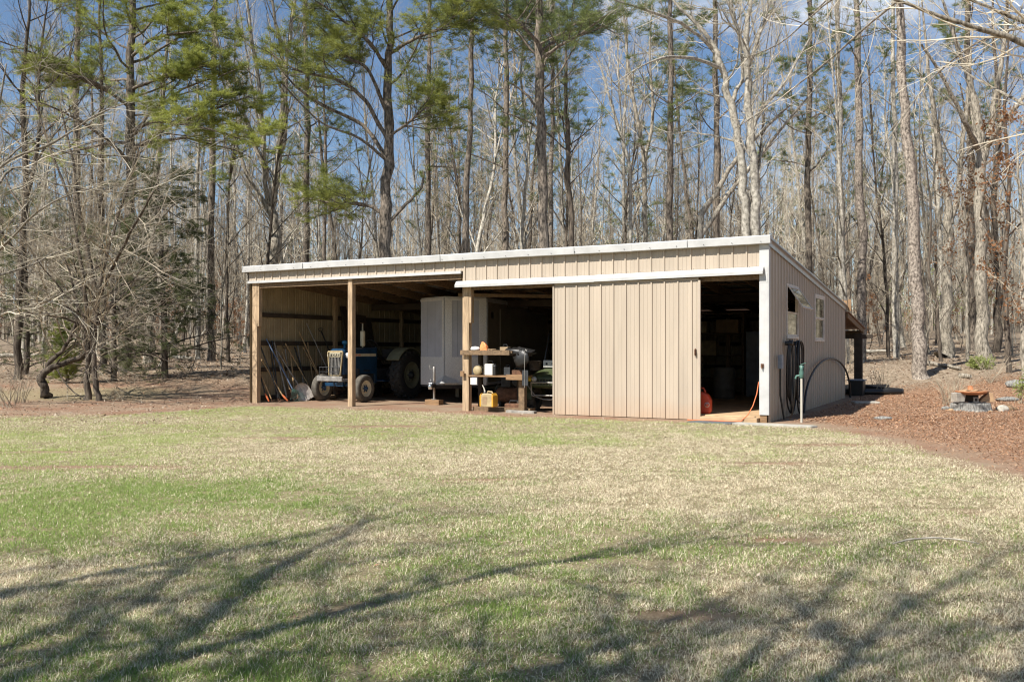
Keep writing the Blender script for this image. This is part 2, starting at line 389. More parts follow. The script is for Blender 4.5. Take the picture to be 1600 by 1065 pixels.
def place(name, label, cat, meshes, loc, rz=0, scale=1, group=None):
    o = thing(name, label, cat, loc, rz, group); o.scale = (scale,)*3 if not hasattr(scale, '__len__') else scale
    link('trunk', meshes[0], o); link('crown', meshes[1], o); return o

# bare hardwood branch specs
def hw(L=4., n=16, dense=1., t0=.35, up=.05, ang=(.5, 1.1)):
    return [dict(n=n, t0=t0, L=L, ang=ang, wob=.13, up=up, seg=7, rk=.55, rl=.013, fall=.5, tip=.22),
            dict(n=6*dense, t0=.2, l=.45, ang=(.4, .95), wob=.14, up=.035, seg=5, rk=.6, rl=.010, rmin=.007, tip=.35),
            dict(n=4*dense, t0=.2, l=.5, ang=(.4, .9), wob=.14, up=.03, seg=4, rk=.65, rl=.010, rmin=.0055, tip=.4),
            dict(n=3.1*dense, t0=.15, l=.6, ang=(.35, .9), wob=.15, up=.02, seg=3, rk=.8, rl=.011, rmin=.0055, tip=.6)]
def pinespec(L=3., n=22, t0=.5, up=.02, ang=(1.0, 1.45), dense=1.):
    return [dict(n=n, t0=t0, L=L, ang=ang, wob=.12, up=up, seg=7, rk=.4, rl=.014, fall=.5, tip=.25, tipfrom=5),
            dict(n=7*dense, t0=.25, l=.38, ang=(.5, 1.1), wob=.12, up=.03, seg=4, rk=.6, rl=.013, rmin=.008, tip=.4, flat=.3),
            dict(n=4*dense, t0=.2, l=.55, ang=(.4, 1.), wob=.12, up=.04, seg=3, rk=.7, rl=.012, rmin=.006, tip=.5, flat=.35)]
NEED = ('needle', None, None)

# ------------------------------------------------------------------ terrain
def axis(a, b, fine0, fine1, step, grow_=1.13):
    xs = list(np.arange(fine0, fine1+1e-6, step)); s = step; x = fine1
    while x < b: s *= grow_; x += s; xs.append(x)
    s = step; x = fine0
    while x > a: s *= grow_; x -= s; xs.insert(0, x)
    return np.array(xs)
gx = axis(-420, 420, -20, 22, .25); gy = axis(-90, 600, 0, 42, .25)
XX, YY = np.meshgrid(gx, gy); ZZ = HT(XX, YY)
def zones(x, y):
    a, b = shed_local(x, y)
    w = (fbm(x, y, 2.2, 21)-.5)*1.6+(fbm(x, y, .5, 22)-.5)*.7
    lawn_y = np.where(x < -7.6, 20.9, 99)
    front = np.clip(-b-.55-.35*np.clip(-a, 0, 5)/5*1.0, -3, 3)      # distance in front of the wall
    fL = sstep(-.35, .75, front+w*.45)
    fY = sstep(1.4, -1.4, y-20.3+w*1.3)
    fY = np.where(a < -SL+1.0, fY, 1.)
    ex = 6.15+np.clip(y-16.5, 0, 9)*-.15
    fR = sstep(.5, -.5, x-ex-np.clip(11-y, 0, 20)*.03+w*.35)
    lawn = fL*fY*fR
    # rear left lawn tongue seen beyond the small trees
    t2 = sstep(2.2, .8, np.abs((y-27.5)-.1*(x+16))+w*.5)*sstep(-9.5, -12, x)*.8
    lawn = np.maximum(lawn, t2)
    inside = (shed_dist(x, y) < .35)
    mulch = sstep(.2, 1.6, x-ex+w*.5)*(~inside)
    woods = sstep(30, 33, y+w)*(~inside)
    mulch = np.maximum(mulch, woods); lawn = lawn*(~inside)
    # bare clay patches in the grass
    for cx, cy, rx, ry in ((-9.5, 11.5, 2.6, .3), (-7.0, 13.4, .9, .2), (4.2, 8.6, .5, .12), (2.2, 7.2, .35, .1), (-.4, 10.5, .6, .15), (-4.2, 15.6, 1.1, .22), (5.2, 14.5, .9, .25), (-8.0, 11.6, 2.3, .35), (-5.2, 11.7, 1.2, .2), (-2.6, 18.0, 1.1, .28), (1.05, 5.15, .45, .16), (-.9, 5.35, .25, .13), (3.5, 12.2, .7, .2)):
        e = np.hypot((x-cx)/rx, (y-cy)/ry)+w*.35; lawn = lawn*(1-.9*sstep(1.3, .5, e))
    return lawn, mulch, woods
LW, MU, WO = zones(XX, YY)
nv = XX.size; idx = np.arange(nv).reshape(XX.shape)
q = np.stack([idx[:-1, :-1], idx[:-1, 1:], idx[1:, 1:], idx[1:, :-1]], -1).reshape(-1, 4)
tint = np.stack([LW.ravel(), MU.ravel(), WO.ravel(), np.ones(nv)], 1)
def ground_mat():
    m, nt, b = newmat('ground_soil'); N = nt.nodes; L = nt.links
    a = N.new('ShaderNodeAttribute'); a.attribute_name = 'tint'; sp = N.new('ShaderNodeSeparateColor'); L.new(a.outputs['Color'], sp.inputs[0])
    tc = N.new('ShaderNodeTexCoord')
    def noise(s, d=6, r=.6):
        n = N.new('ShaderNodeTexNoise'); n.inputs['Scale'].default_value = s; n.inputs['Detail'].default_value = d; n.inputs['Roughness'].default_value = r; L.new(tc.outputs['Object'], n.inputs['Vector']); return n.outputs['Fac']
    def ramp(f, stops):
        c = N.new('ShaderNodeValToRGB'); e = c.color_ramp.elements
        e[0].position, e[0].color = stops[0][0], (*stops[0][1], 1); e[1].position, e[1].color = stops[-1][0], (*stops[-1][1], 1)
        for p, cc in stops[1:-1]: k = e.new(p); k.color = (*cc, 1)
        L.new(f, c.inputs['Fac']); return c.outputs['Color']
    def mix(f, x, y):
        c = N.new('ShaderNodeMix'); c.data_type = 'RGBA'
        if isinstance(f, float): c.inputs['Factor'].default_value = f
        else: L.new(f, c.inputs['Factor'])
        L.new(x, c.inputs['A']); L.new(y, c.inputs['B']); return c.outputs['Result']
    clay = mix(ramp(noise(.8), [(.38, (0, 0, 0)), (.62, (1, 1, 1))]), ramp(noise(18, 8, .75), [(.32, (.13, .07, .045)), (.68, (.36, .22, .145))]), ramp(noise(40, 8, .75), [(.32, (.13, .09, .06)), (.68, (.42, .32, .22))]))
    thatch = ramp(noise(60, 8, .75), [(.30, (.07, .055, .03)), (.5, (.24, .20, .115)), (.7, (.46, .40, .26))])
    vor = N.new('ShaderNodeTexVoronoi'); vor.inputs['Scale'].default_value = 16; L.new(tc.outputs['Object'], vor.inputs['Vector'])
    sv = N.new('ShaderNodeSeparateColor'); L.new(vor.outputs['Color'], sv.inputs[0])
    litter = mix(noise(40, 4), ramp(sv.outputs[0], [(0., (.11, .06, .035)), (.45, (.27, .155, .09)), (.8, (.40, .25, .16)), (1., (.55, .43, .32))]), ramp(noise(7), [(.3, (.15, .085, .05)), (.7, (.38, .24, .15))]))
    woods = mix(noise(50, 4), ramp(sv.outputs[1], [(0., (.10, .075, .05)), (.5, (.24, .185, .13)), (1., (.42, .36, .28))]), ramp(noise(3), [(.3, (.14, .10, .065)), (.7, (.32, .24, .165))]))
    c = mix(sp.outputs[1], clay, litter); c = mix(sp.outputs[2], c, woods); c = mix(sp.outputs[0], c, thatch)
    L.new(c, b.inputs['Base Color']); b.inputs['Roughness'].default_value = .95; b.inputs['Specular IOR Level'].default_value = .1
    bp = N.new('ShaderNodeBump'); bp.inputs['Strength'].default_value = .6; bp.inputs['Distance'].default_value = .03; L.new(noise(25, 8, .7), bp.inputs['Height']); L.new(bp.outputs[0], b.inputs['Normal'])
    return m
gm = npmesh('ground', np.stack([XX.ravel(), YY.ravel(), ZZ.ravel()], 1), [q], [ground_mat()], smooth=True, tint=tint)
tag(link('ground', gm), 'ground of lawn, red clay and leaf litter', None, None, 'structure')

# ------------------------------------------------------------------ grass blades (stuff)
def scatter(n, y0, y1, k=.64, extra=1.2):
    y = np.sqrt(nr.uniform(y0*y0, y1*y1, n)); x = nr.uniform(-1, 1, n)*(y*k+extra); return x, y
def grassmesh():
    Vs = []; T = []
    for n, y0, y1, ln, wd in ((560000, 3.3, 6.2, .031, .0034), (620000, 6.2, 10.5, .029, .0044), (620000, 10.5, 16.5, .030, .0062), (420000, 16.5, 24., .030, .008)):
        x, y = scatter(n, y0, y1)
        lw = zones(x, y)[0]; keep = nr.uniform(0, 1, n) < lw*1.1-.05; x = x[keep]; y = y[keep]; n = len(x)
        clump = fbm(x, y, .20, 40); big = fbm(x, y, 1.1, 44); keep = nr.uniform(0, 1, n) < np.clip(2.6*(clump-.20)+.8*(big-.45), .12, 1); x = x[keep]; y = y[keep]; clump = clump[keep]; n = len(x)
        z = HT(x, y)
        # green share: strong on the left, patchy elsewhere, straw to the right foreground
        g = fbm(x, y, 3.2, 31)*1.5-.42+.50*sstep(-.5, -4, x)*sstep(5.2, 7, y)*sstep(12, 8.5, y)+.10*sstep(12, 17, y)+.12*sstep(1, -5, x)+(fbm(x, y, .35, 33)-.5)*.9-.22*sstep(-1.5, 2, x)*sstep(15, 9, y)
        g = g-.08*sstep(6.5, 4.5, y)
        isg = nr.uniform(0, 1, n) < np.clip(g, .04, .88)
        az = nr.uniform(0, 2*PI, n); el = np.where(isg, nr.uniform(.4, 1.35, n), nr.uniform(.05, 1.0, n))
        L = ln*nr.uniform(.5, 1.4, n)*np.where(isg, 1.1, 1.)*(.55+.9*clump); w = wd*nr.uniform(.6, 1.2, n)
        d = np.stack([np.cos(az)*np.cos(el), np.sin(az)*np.cos(el), np.sin(el)], 1); s = np.stack([-np.sin(az), np.cos(az), nr.uniform(-.3, .3, n)], 1)
        o = np.stack([x, y, z+.002+np.where(isg, 0, nr.uniform(0, .016, n))], 1)
        V = np.stack([o-s*w[:, None]/2, o+s*w[:, None]/2, o+d*L[:, None]], 1)
        r = nr.uniform(0, 1, (n, 1)); u = nr.uniform(.82, 1.34, (n, 1))
        straw = (np.array([.50, .42, .27])*(1-r)+np.array([.92, .83, .63])*r)*u
        brown = np.array([.20, .12, .07])*u
        lime = sstep(10, 13, y)[:, None]*1.2*nr.uniform(.3, 1, (n, 1))+sstep(-1, -6, x)[:, None]*.3
        green = ((np.array([.11, .19, .03])*(1-r)+np.array([.30, .41, .11])*r)*(1-.5*lime)+np.array([.52, .56, .22])*.5*lime)*u
        c = np.where(isg[:, None], green, np.where(nr.uniform(0, 1, (n, 1)) < .20, brown, straw))
        T.append(np.repeat(np.concatenate([c, np.ones((n, 1))], 1), 3, 0)); Vs.append(V.reshape(-1, 3))
    V = np.concatenate(Vs); return npmesh('grass', V, [np.arange(len(V)).reshape(-1, 3)], [attrmat('grass_blades', .7, .3)], tint=np.concatenate(T))
tag(link('grass', grassmesh()), 'mown lawn, half dormant straw and half new green', 'grass', None, 'stuff')
def littermesh(regions, name, pal, mname):
    Vs = []; T = []
    for n, x0, x1, y0, y1, sz, need in regions:
        x = nr.uniform(x0, x1, n); y = nr.uniform(y0, y1, n)
        lw, mu, wo = zones(x, y); keep = (nr.uniform(0, 1, n) < (mu*(1-lw)+need)) & (shed_dist(x, y) > .15); x = x[keep]; y = y[keep]; n = len(x)
        z = HT(x, y)+nr.uniform(.002, .025, n); az = nr.uniform(0, 2*PI, n); ti = nr.normal(0, .35, (n, 2))
        L = sz*nr.uniform(.5, 1.4, n); W = L*nr.uniform(.06, .5, n)
        a = np.stack([np.cos(az), np.sin(az), ti[:, 0]], 1)*L[:, None]*.5; b = np.stack([-np.sin(az), np.cos(az), ti[:, 1]], 1)*W[:, None]*.5
        o = np.stack([x, y, z+.3*np.abs(a[:, 2])], 1)
        Vs.append(np.stack([o-a, o+b, o+a, o-b], 1).reshape(-1, 3))
        c = np.array(pal)[nr.randint(0, len(pal), n)]*nr.uniform(.7, 1.25, (n, 1)); T.append(np.repeat(np.concatenate([c, np.ones((n, 1))], 1), 4, 0))
    V = np.concatenate(Vs); return npmesh(name, V, [np.arange(len(V)).reshape(-1, 4)], [attrmat(mname, .85, .1)], tint=np.concatenate(T))
PALO = [(.40, .21, .11), (.46, .28, .16), (.30, .15, .08), (.36, .20, .12), (.52, .38, .26), (.16, .09, .06), (.24, .13, .08), (.44, .25, .14), (.25, .17, .12), (.34, .24, .17)]
PALB = [(.30, .22, .15), (.40, .31, .22), (.22, .15, .10), (.50, .42, .33), (.33, .20, .12), (.16, .11, .08)]
tag(link('leaf_litter', littermesh([(170000, 5.3, 14, 9.5, 21, .034, 0), (170000, 5.5, 26, 18, 33, .048, 0)], 'leaf_litter', PALO, 'orange_litter')), 'orange brown mulch of leaves and wood chips right of the shed', 'leaf litter', None, 'stuff')
tag(link('fallen_leaves', littermesh([(26000, -26, -7, 20, 34, .08, .12), (26000, -40, -4, 33, 60, .14, 0), (26000, 8, 45, 33, 60, .13, 0), (5000, -11, 6, 4, 20, .035, .8), (9000, -14, 4.5, 17, 24, .04, .5), (30000, -26, -7, 18.5, 34, .06, .65)], 'fallen_leaves', PALB, 'brown_litter')), 'dry fallen leaves strewn over the woodland floor and yard edge', 'fallen leaves', None, 'stuff')

# ------------------------------------------------------------------ the shed
shed = thing('metal_shed', 'long open-fronted tan metal pole shed with white roof trim and sliding door', 'shed', (CX, CY, 0), TH)
def roof_z(y, x=0): return 3.80-.086*y            # underside of the roof sheets
def ribbed(u0, u1, zb, zt, P, phase=0., major=.028, pitch=.305, back=False, mi=0, mb=None):
    """ribbed metal sheet; P(u, off, z) -> point; off is outward"""
    prof = []; u = u0-((u0-phase) % pitch)
    while u < u1+pitch:
        prof += [(u-.026, 0), (u-.015, major), (u+.015, major), (u+.026, 0),
                 (u+.095, 0), (u+.101, .005), (u+.113, .005), (u+.119, 0), (u+.186, 0), (u+.192, .005), (u+.204, .005), (u+.210, 0)]
        u += pitch
    prof = [p for p in prof if u0 < p[0] < u1]; prof = [(u0, prof[0][1])]+prof+[(u1, prof[-1][1])]
    mb = mb or MB(); vs = []
    for u, o in prof:
        vs.append(P(u, o, zb(u) if callable(zb) else zb)); vs.append(P(u, o, zt(u) if callable(zt) else zt))
    n = len(prof); mb.add(vs, [(2*i, 2*i+2, 2*i+3, 2*i+1) for i in range(n-1)], mi)
    vs2 = []
    for u, o in prof:
        vs2.append(P(u, o-.004, zb(u) if callable(zb) else zb)); vs2.append(P(u, o-.004, zt(u) if callable(zt) else zt))
    mb.add(vs2, [(2*i, 2*i+1, 2*i+3, 2*i+2) for i in range(n-1)], mi)
    return mb
frontP = lambda off: (lambda u, o, z: (u, off-o, z))
# upper front wall
mb = MB(); ribbed(-7.52, -.14, 3.20, 3.78, frontP(0), phase=-.14, mb=mb); mb.build('front_wall', M['siding'], shed)
mb = MB(); ribbed(-SL, -7.52, 3.50, 3.78, frontP(0), phase=-.14, mb=mb); mb.build('front_wall', M['siding'], shed)
# side walls
def sideholes(y):
    pass
W1 = (1.84, 3.22, 1.80, 3.04); W2 = (5.45, 6.92, 1.76, 3.00)
sideP = lambda u, o, z: (.0+o, u, z)
mb = MB()
segs = [(0.02, W1[0], 0), (W1[0], W1[1], 1), (W1[1], W2[0], 0), (W2[0], W2[1], 2), (W2[1], SD, 0)]
for a, b, k in segs:
    top = lambda u: roof_z(u)-.01
    if not k: ribbed(a, b, -.02, top, sideP, phase=.1, mb=mb)
    else:
        W = W1 if k == 1 else W2
        ribbed(a, b, -.02, W[2], sideP, phase=.1, mb=mb); ribbed(a, b, W[3], top, sideP, phase=.1, mb=mb)
mb.build('side_wall', M['siding'], shed)
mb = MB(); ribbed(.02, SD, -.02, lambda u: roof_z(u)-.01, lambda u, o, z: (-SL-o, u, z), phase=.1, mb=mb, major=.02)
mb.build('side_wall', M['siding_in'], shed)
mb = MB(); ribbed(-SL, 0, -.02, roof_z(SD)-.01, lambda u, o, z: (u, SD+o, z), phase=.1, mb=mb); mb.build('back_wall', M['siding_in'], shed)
mb = MB(); ribbed(.35, SD-.1, .0, lambda u: roof_z(u)-.2, lambda u, o, z: (-4.72-o, u, z), phase=.1, mb=mb); mb.build('partition_wall', M['siding_in'], shed)  # presumed partition, unseen; added because it darkens the enclosed bay
# roof sheet with ribs, trims
mb = MB(); n = 49
for i in range(n):
    x0 = -SL-.1+i*(SL+.2)/n; x1 = x0+(SL+.2)/n
    mb.add([(x0, -.12, roof_z(-.12)+.03), (x1-.06, -.12, roof_z(-.12)+.03), (x1-.03, -.12, roof_z(-.12)+.055), (x1, -.12, roof_z(-.12)+.03),
            (x0, SD+.15, roof_z(SD+.15)+.03), (x1-.06, SD+.15, roof_z(SD+.15)+.03), (x1-.03, SD+.15, roof_z(SD+.15)+.055), (x1, SD+.15, roof_z(SD+.15)+.03)],
           [(0, 1, 5, 4), (1, 2, 6, 5), (2, 3, 7, 6)])
mb.add([(-SL-.1, -.12, roof_z(-.12)+.012), (.1, -.12, roof_z(-.12)+.012), (.1, SD+.15, roof_z(SD+.15)+.012), (-SL-.1, SD+.15, roof_z(SD+.15)+.012)], [(0, 3, 2, 1)])
mb.build('roof', M['roof'], shed)
# front roof trim in overlapping slightly uneven lengths
mb = MB(); xs = [-SL-.13, -11.9, -9.0, -6.0, -3.0, .06]
for i in range(5):
    dz = [.0, .012, -.004, .008, .0][i]; dz2 = [.008, .0, .006, -.004, .008][i]
    a, b = xs[i], xs[i+1]+.02
    y0 = -.165-.004*(i % 2); zt = 3.925
    vs = []
    for x, d in ((a, dz), (b, dz2)):
        vs += [(x, -.06, 3.745+d), (x, y0+.01, 3.755+d), (x, y0, zt-.02+d), (x, y0+.02, zt+d), (x, .12, zt-.012+d)]
    mb.add(vs, [(k, k+1, k+6, k+5) for k in range(4)])
    mb.add(vs[:5], [(4, 3, 2, 1, 0)]); mb.add(vs[5:], [(0, 1, 2, 3, 4)])
mb.build('roof_trim', M['white'], shed)
mb = MB()
for x in np.arange(-SL, 0, .61): mb.lathe([(.0, .007), (.009, .004), (.010, 0)], (x, -.17, 3.80), (0, -1, 0), 6)
mb.lathe([(0, .001), (.001, 0)], (-1, -.17, 3.8), (0, -1, 0), 3)
o = mb.build('trim_screws', M['iron'], shed); o['kind'] = 'stuff'
mb = MB()
for x in (-12.6, -8.1, -4.4, -1.7): mb.box(x, x+.006, -.1735, -.16, 3.765, 3.915)
o = mb.build('trim_joints', M['iron'], shed); o['kind'] = 'stuff'
# side (rake) trim: galvanised grey, wavy
mb = MB(); n = 24; vs = []
for i in range(n+1):
    y = -.14+(SD+.3)*i/n; w = .008*math.sin(i*1.9)+.006*math.sin(i*.7)
    zt = roof_z(y)+.125+w
    vs += [(.045, y, roof_z(y)-.09), (.055, y, zt-.015), (.04, y, zt), (-.15, y, zt-.012)]
mb.add(vs, [(4*i+k, 4*i+k+1, 4*i+k+5, 4*i+k+4) for i in range(n) for k in range(3)]); mb.build('rake_trim', M['galv'], shed)
mb = MB(); vs = []
for i in range(n+1):
    y = -.14+(SD+.3)*i/n; zt = roof_z(y)+.12; vs += [(-SL-.045, y, roof_z(y)-.09), (-SL-.055, y, zt-.015), (-SL-.04, y, zt), (-SL+.12, y, zt-.012)]
mb.add(vs, [(4*i+k, 4*i+k+4, 4*i+k+5, 4*i+k+1) for i in range(n) for k in range(3)]); mb.build('rake_trim', M['galv'], shed)
# lower trim of the left opening, corner trims
mb = MB(); mb.box(-SL-.02, -7.56, -.05, .03, 3.435, 3.505); mb.build('header_trim', M['white'], shed)
mb = MB(); mb.box(-.17, .012, -.045, .10, .16, 3.76).box(-.155, -.0, -.05, -.044, 2.95, 3.14).box(.012, .030, -.045, .085, .16, 3.76); mb.build('corner_trim', M['white'], shed, .004)
mb = MB(); mb.box(-.135, -.075, -.075, -.046, 1.16, 1.24).box(-.115, -.095, -.10, -.07, 1.13, 1.22); mb.build('latch', M['rust'], shed, .003)
mb = MB(); mb.box(-.16, -.02, -.02, .12, -.05, .155); mb.build('post', M['wood_orange'], shed)
# sliding door track: folded white hood, with bracket end
mb = MB()
def hood(x0, x1, z0, z1):
    vs = []
    for x, z in ((x0, z0), (x1, z1)):
        vs += [(x, -.022, z+.155), (x, -.10, z+.140), (x, -.175, z+.05), (x, -.172, z-.012), (x, -.160, z-.012), (x, -.02, z+.12)]
    mb.add(vs, [(k, (k+1) % 6, 6+(k+1) % 6, 6+k) for k in range(6)]); mb.add(vs[:6], [(5, 4, 3, 2, 1, 0)]); mb.add(vs[6:], [(0, 1, 2, 3, 4, 5)])
hood(-7.66, -3.9, 3.095, 3.10); hood(-3.93, -.07, 3.105, 3.135)
mb.build('door_track', M['white'], shed)
# sliding door
mb = MB(); DX0, DX1 = -4.98, -1.42; DY = -.085
ribbed(DX0+.03, DX1-.05, .015, 3.035, frontP(DY), phase=DX1-.05-.305*11.5, mb=mb)
door = mb.build('sliding_door', M['siding'], shed)
mb = MB(); mb.box(DX1-.05, DX1, DY-.03, DY+.02, .01, 3.04).box(DX0, DX0+.035, DY-.024, DY+.02, .01, 3.04); mb.box(DX0+.035, DX1-.05, DY+.005, DY+.05, 3.04, 3.10); mb.box(DX0+.035, DX1-.05, DY+.006, DY+.04, .02, .10); mb.box(DX0+.035, DX1-.05, DY+.006, DY+.04, 1.4, 1.5)
mb.build('door_frame', M['siding'], door, .003)
mb = MB(); mb.box(DX1-.125, DX1-.095, DY-.035, DY-.022, 1.40, 1.56).beam((DX1-.11, DY-.035, 1.41), (DX1-.11, DY-.07, 1.44), .02, .02).beam((DX1-.11, DY-.07, 1.435), (DX1-.11, DY-.07, 1.525), .02, .02).beam((DX1-.11, DY-.07, 1.52), (DX1-.11, DY-.035, 1.55), .02, .02)
mb.build('door_handle', M['rust'], door)
mb = MB()
for x in np.arange(DX0+.2, DX1, .305):
    for z in (.12, .72, 1.45, 2.2, 2.95): mb.lathe([(.0, .006), (.008, .004), (.009, 0)], (x, DY-.0005, z), (0, -1, 0), 6)
o = mb.build('screw_heads', M['steel'], door); o['kind'] = 'stuff'
mb = MB()
for x in np.arange(-7.4, -.3, .305):
    for z in (3.3, 3.7): mb.lathe([(.0, .006), (.008, .004), (.009, 0)], (x, -.0005, z), (0, -1, 0), 6)
o = mb.build('screw_heads', M['steel'], shed); o['kind'] = 'stuff'
# posts
def post(x, w, d, y0=.0, z1=3.5, extra=None):
    mb = MB(); mb.box(x-w/2, x+w/2, y0, y0+d, -.1, z1)
    if extra:
        for e in extra: mb.box(*e)
    return mb.build('post', M['post'], shed, .006)
post(-11.10, .15, .15, .02, 3.5)
post(-7.44, .15, .15, .02, 3.2, [(-7.365, -7.30, .03, .17, 2.20, 3.15), (-7.56, -7.515, .04, .17, 0, 3.4)])
post(-14.56, .18, .15, .02, 3.45, [(-14.47, -14.40, .03, .16, 2.2, 3.44)])
for x in (-11.1, -7.44, -3.7): post(x, .14, .14, SD-.2, 2.75)
for x in (-11.1, -7.44): post(x, .14, .14, SD*.5, 3.2)
for y in (3.6, 7.3): post(-14.62, .12, .13, y, roof_z(y)-.2)
# girts on the left and back wall
for z in (.12, .95, 1.72, 2.55):
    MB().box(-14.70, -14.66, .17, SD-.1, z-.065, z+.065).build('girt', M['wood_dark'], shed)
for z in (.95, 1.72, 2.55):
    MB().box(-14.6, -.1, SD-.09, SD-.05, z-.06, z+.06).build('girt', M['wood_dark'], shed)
# rafters and headers
for i, x in enumerate(np.arange(-14.5, -.1, 1.2)):
    MB().beam((x, .1, roof_z(.1)-.16), (x, SD-.05, roof_z(SD-.05)-.16), .045, .22).build('rafter', M['wood'], shed)
for y in np.arange(.5, SD, .95):
    MB().box(-SL+.05, -.08, y-.045, y+.045, roof_z(y)-.052, roof_z(y)-.008).build('purlin', M['wood'], shed)
MB().box(-14.5, -7.6, .05, .12, 3.30, 3.43).build('header_board', M['wood'], shed)
MB().box(-7.36, -.18, .04, .11, 3.02, 3.18).build('header_board', M['wood'], shed)
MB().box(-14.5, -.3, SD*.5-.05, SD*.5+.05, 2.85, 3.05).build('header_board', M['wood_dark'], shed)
for (a, b) in (((-8.9, 2.0, 3.05), (-5.4, 3.9, 2.98)), ((-11.1, SD*.5, 2.4), (-9.9, SD*.5, 3.0))):
    MB().beam(a, b, .04, .09).build('brace', M['wood'], shed)
# slab of the enclosed bay
mb = MB(); mb.box(-4.70, -.12, .05, SD-.1, -.05, .12); mb.box(-1.40, -.18, -.22, .05, -.05, .095)
mb.build('floor_slab', M['concrete'], shed, .012)
# windows
def window(W, openit):
    y0, y1, z0, z1 = W; fr = MB(); t = .055
    for a in ((y0, y1, z1-t, z1+.01), (y0, y1, z0-.01, z0+t)): fr.box(-.05, .035, a[0], a[1], a[2], a[3])
    fr.box(-.05, .033, y0, y0+t, z0+t, z1-t); fr.box(-.05, .033, y1-t, y1, z0+t, z1-t)
    w = fr.build('window', M['frame'], shed, .004)
    zm = z0+(z1-z0)*.5
    def sash(za, zb, xo, R=None, nm='sash'):
        s = MB(); u = .04; ya, yb = y0+t, y1-t
        s.box(xo-.012, xo+.012, ya, yb, za, za+u, R); s.box(xo-.012, xo+.012, ya, yb, zb-u, zb, R); s.box(xo-.011, xo+.011, ya, ya+u, za+u, zb-u, R); s.box(xo-.011, xo+.011, yb-u, yb, za+u, zb-u, R)
        so = s.build(nm, M['frame'], w)
        g = MB(); g.box(xo-.003, xo+.003, ya+u, yb-u, za+u, zb-u, R); g.build('pane', M['glass'], w)
    sash(z0+t, zm, .0)
    if openit:
        R = Matrix.Translation((.03, 0, z1-t)) @ Matrix.Rotation(math.radians(-33), 4, 'Y') @ Matrix.Translation((-.03, 0, -(z1-t)))
        sash(zm-.04, z1-t, .045, R)
    else: sash(zm-.02, z1-t, .018)
window(W1, True); window(W2, False)
# lean-to roof behind the shed (seen beyond the corner)
mb = MB(); mb.add([(-6, SD+.04, 2.74), (.12, SD+.04, 2.74), (.12, 15.1, 2.30), (-6, 15.1, 2.30), (-6, SD+.04, 2.70), (.12, SD+.04, 2.70), (.12, 15.1, 2.26), (-6, 15.1, 2.26)],
                  [(0, 1, 2, 3), (7, 6, 5, 4), (0, 4, 5, 1), (1, 5, 6, 2), (2, 6, 7, 3), (3, 7, 4, 0)]); mb.build('lean_to_roof', M['rust'], shed)
mb = MB(); mb.beam((.06, SD+.05, 2.62), (.06, 15.0, 2.18), .05, .16); mb.beam((-5.9, 14.6, 2.12), (.1, 14.6, 2.12), .05, .16); mb.beam((-3, SD+.05, 2.62), (-3, 15.0, 2.18), .05, .16); mb.build('lean_to_rafters', M['wood'], shed)
MB().box(-.16, .1, 14.25, 14.5, -.2, 2.1).build('lean_to_post', M['wood_dark'], shed)
MB().beam((-2.2, 14.3, 1.98), (.45, 14.3, 1.98), .05, .14).build('lean_to_beam', M['wood_dark'], shed)
mb = MB()
for k in range(4): mb.box(-.28+k*.12, -.18+k*.12, SD+.06, SD+.10, 2.76, 3.10+.03*(k % 2))
mb.build('upright_boards', M['wood_orange'], shed)

def sth(name, label, cat, x, y, z=0, rot=0, group=None): return thing(name, label, cat, SW(x, y, z), TH+rot, group)
# ------------------------------------------------------------------ tractor (local: x right of the driver's view reversed; faces -y)
tr = sth('farm_tractor', 'old blue farm tractor with cream grille surround and upright muffler parked in the open bay', 'tractor', -12.75, 1.75)
def wheel(parent, x, y, r, w, rimr, name, tmat, rmat, lug=False, hubc=None):
    wo = MB(); c = (x-w/2, y, r)
    prof = [(rimr, .02), (rimr+.02, 0), (r*.80, -.02*w), (r*.93, w*.02), (r*.985, w*.14)]
    prof += [(r, w*.3), (r*.985, w*.36), (r*.985, w*.42), (r, w*.5), (r*.985, w*.58), (r*.985, w*.64), (r, w*.7)] if not lug else [(r*.95, w*.3), (r*.95, w*.7)]
    prof += [(r*.985, w*.86), (r*.93, w*.98), (r*.80, w*1.02), (rimr+.02, w), (rimr, w-.02)]
    wo.lathe(prof, c, (1, 0, 0), 40)
    if lug:
        nl = 20
        for k in range(nl):
            for sgn in (-1, 1):
                a = 2*PI*(k+.5*(sgn > 0))/nl
                p = [(x+sgn*w*.02, a+.13), (x+sgn*w*.47, a-.06)]
                A = Vector((p[0][0], y+math.cos(p[0][1])*r*.965, r+math.sin(p[0][1])*r*.965)); B = Vector((p[1][0], y+math.cos(p[1][1])*r*.955, r+math.sin(p[1][1])*r*.955))
                wo.beam(A, B, r*.085, r*.09, 0, up=(0, math.cos(a), math.sin(a)))
    t = wo.build(name, tmat, parent)
    rm = MB()
    for sgn in (-1, 1):
        cc = (x+sgn*(w/2-.01), y, r)
        rm.lathe([(rimr*1.03, 0), (rimr*.93, .006), (rimr*.88, -.06), (rimr*.45, -.075), (rimr*.38, -.045), (.001, -.045)], cc, (sgn, 0, 0), 32)
    rm.build('rim', rmat, t)
    hb = MB()
    for sgn in (-1, 1):
        hb.lathe([(rimr*.32, -.05), (rimr*.3, .0), (rimr*.16, .015), (rimr*.15, .04), (.001, .045)], (x+sgn*(w/2-.01), y, r), (sgn, 0, 0), 16)
        for k in range(6):
            a = k*PI/3; hb.lathe([(.018, -.05), (.018, -.02), (.001, -.018)], (x+sgn*(w/2-.01), y+math.cos(a)*rimr*.42, r+math.sin(a)*rimr*.42), (sgn, 0, 0), 6)
    hb.build('hub', hubc or M['iron'], t)
    return t
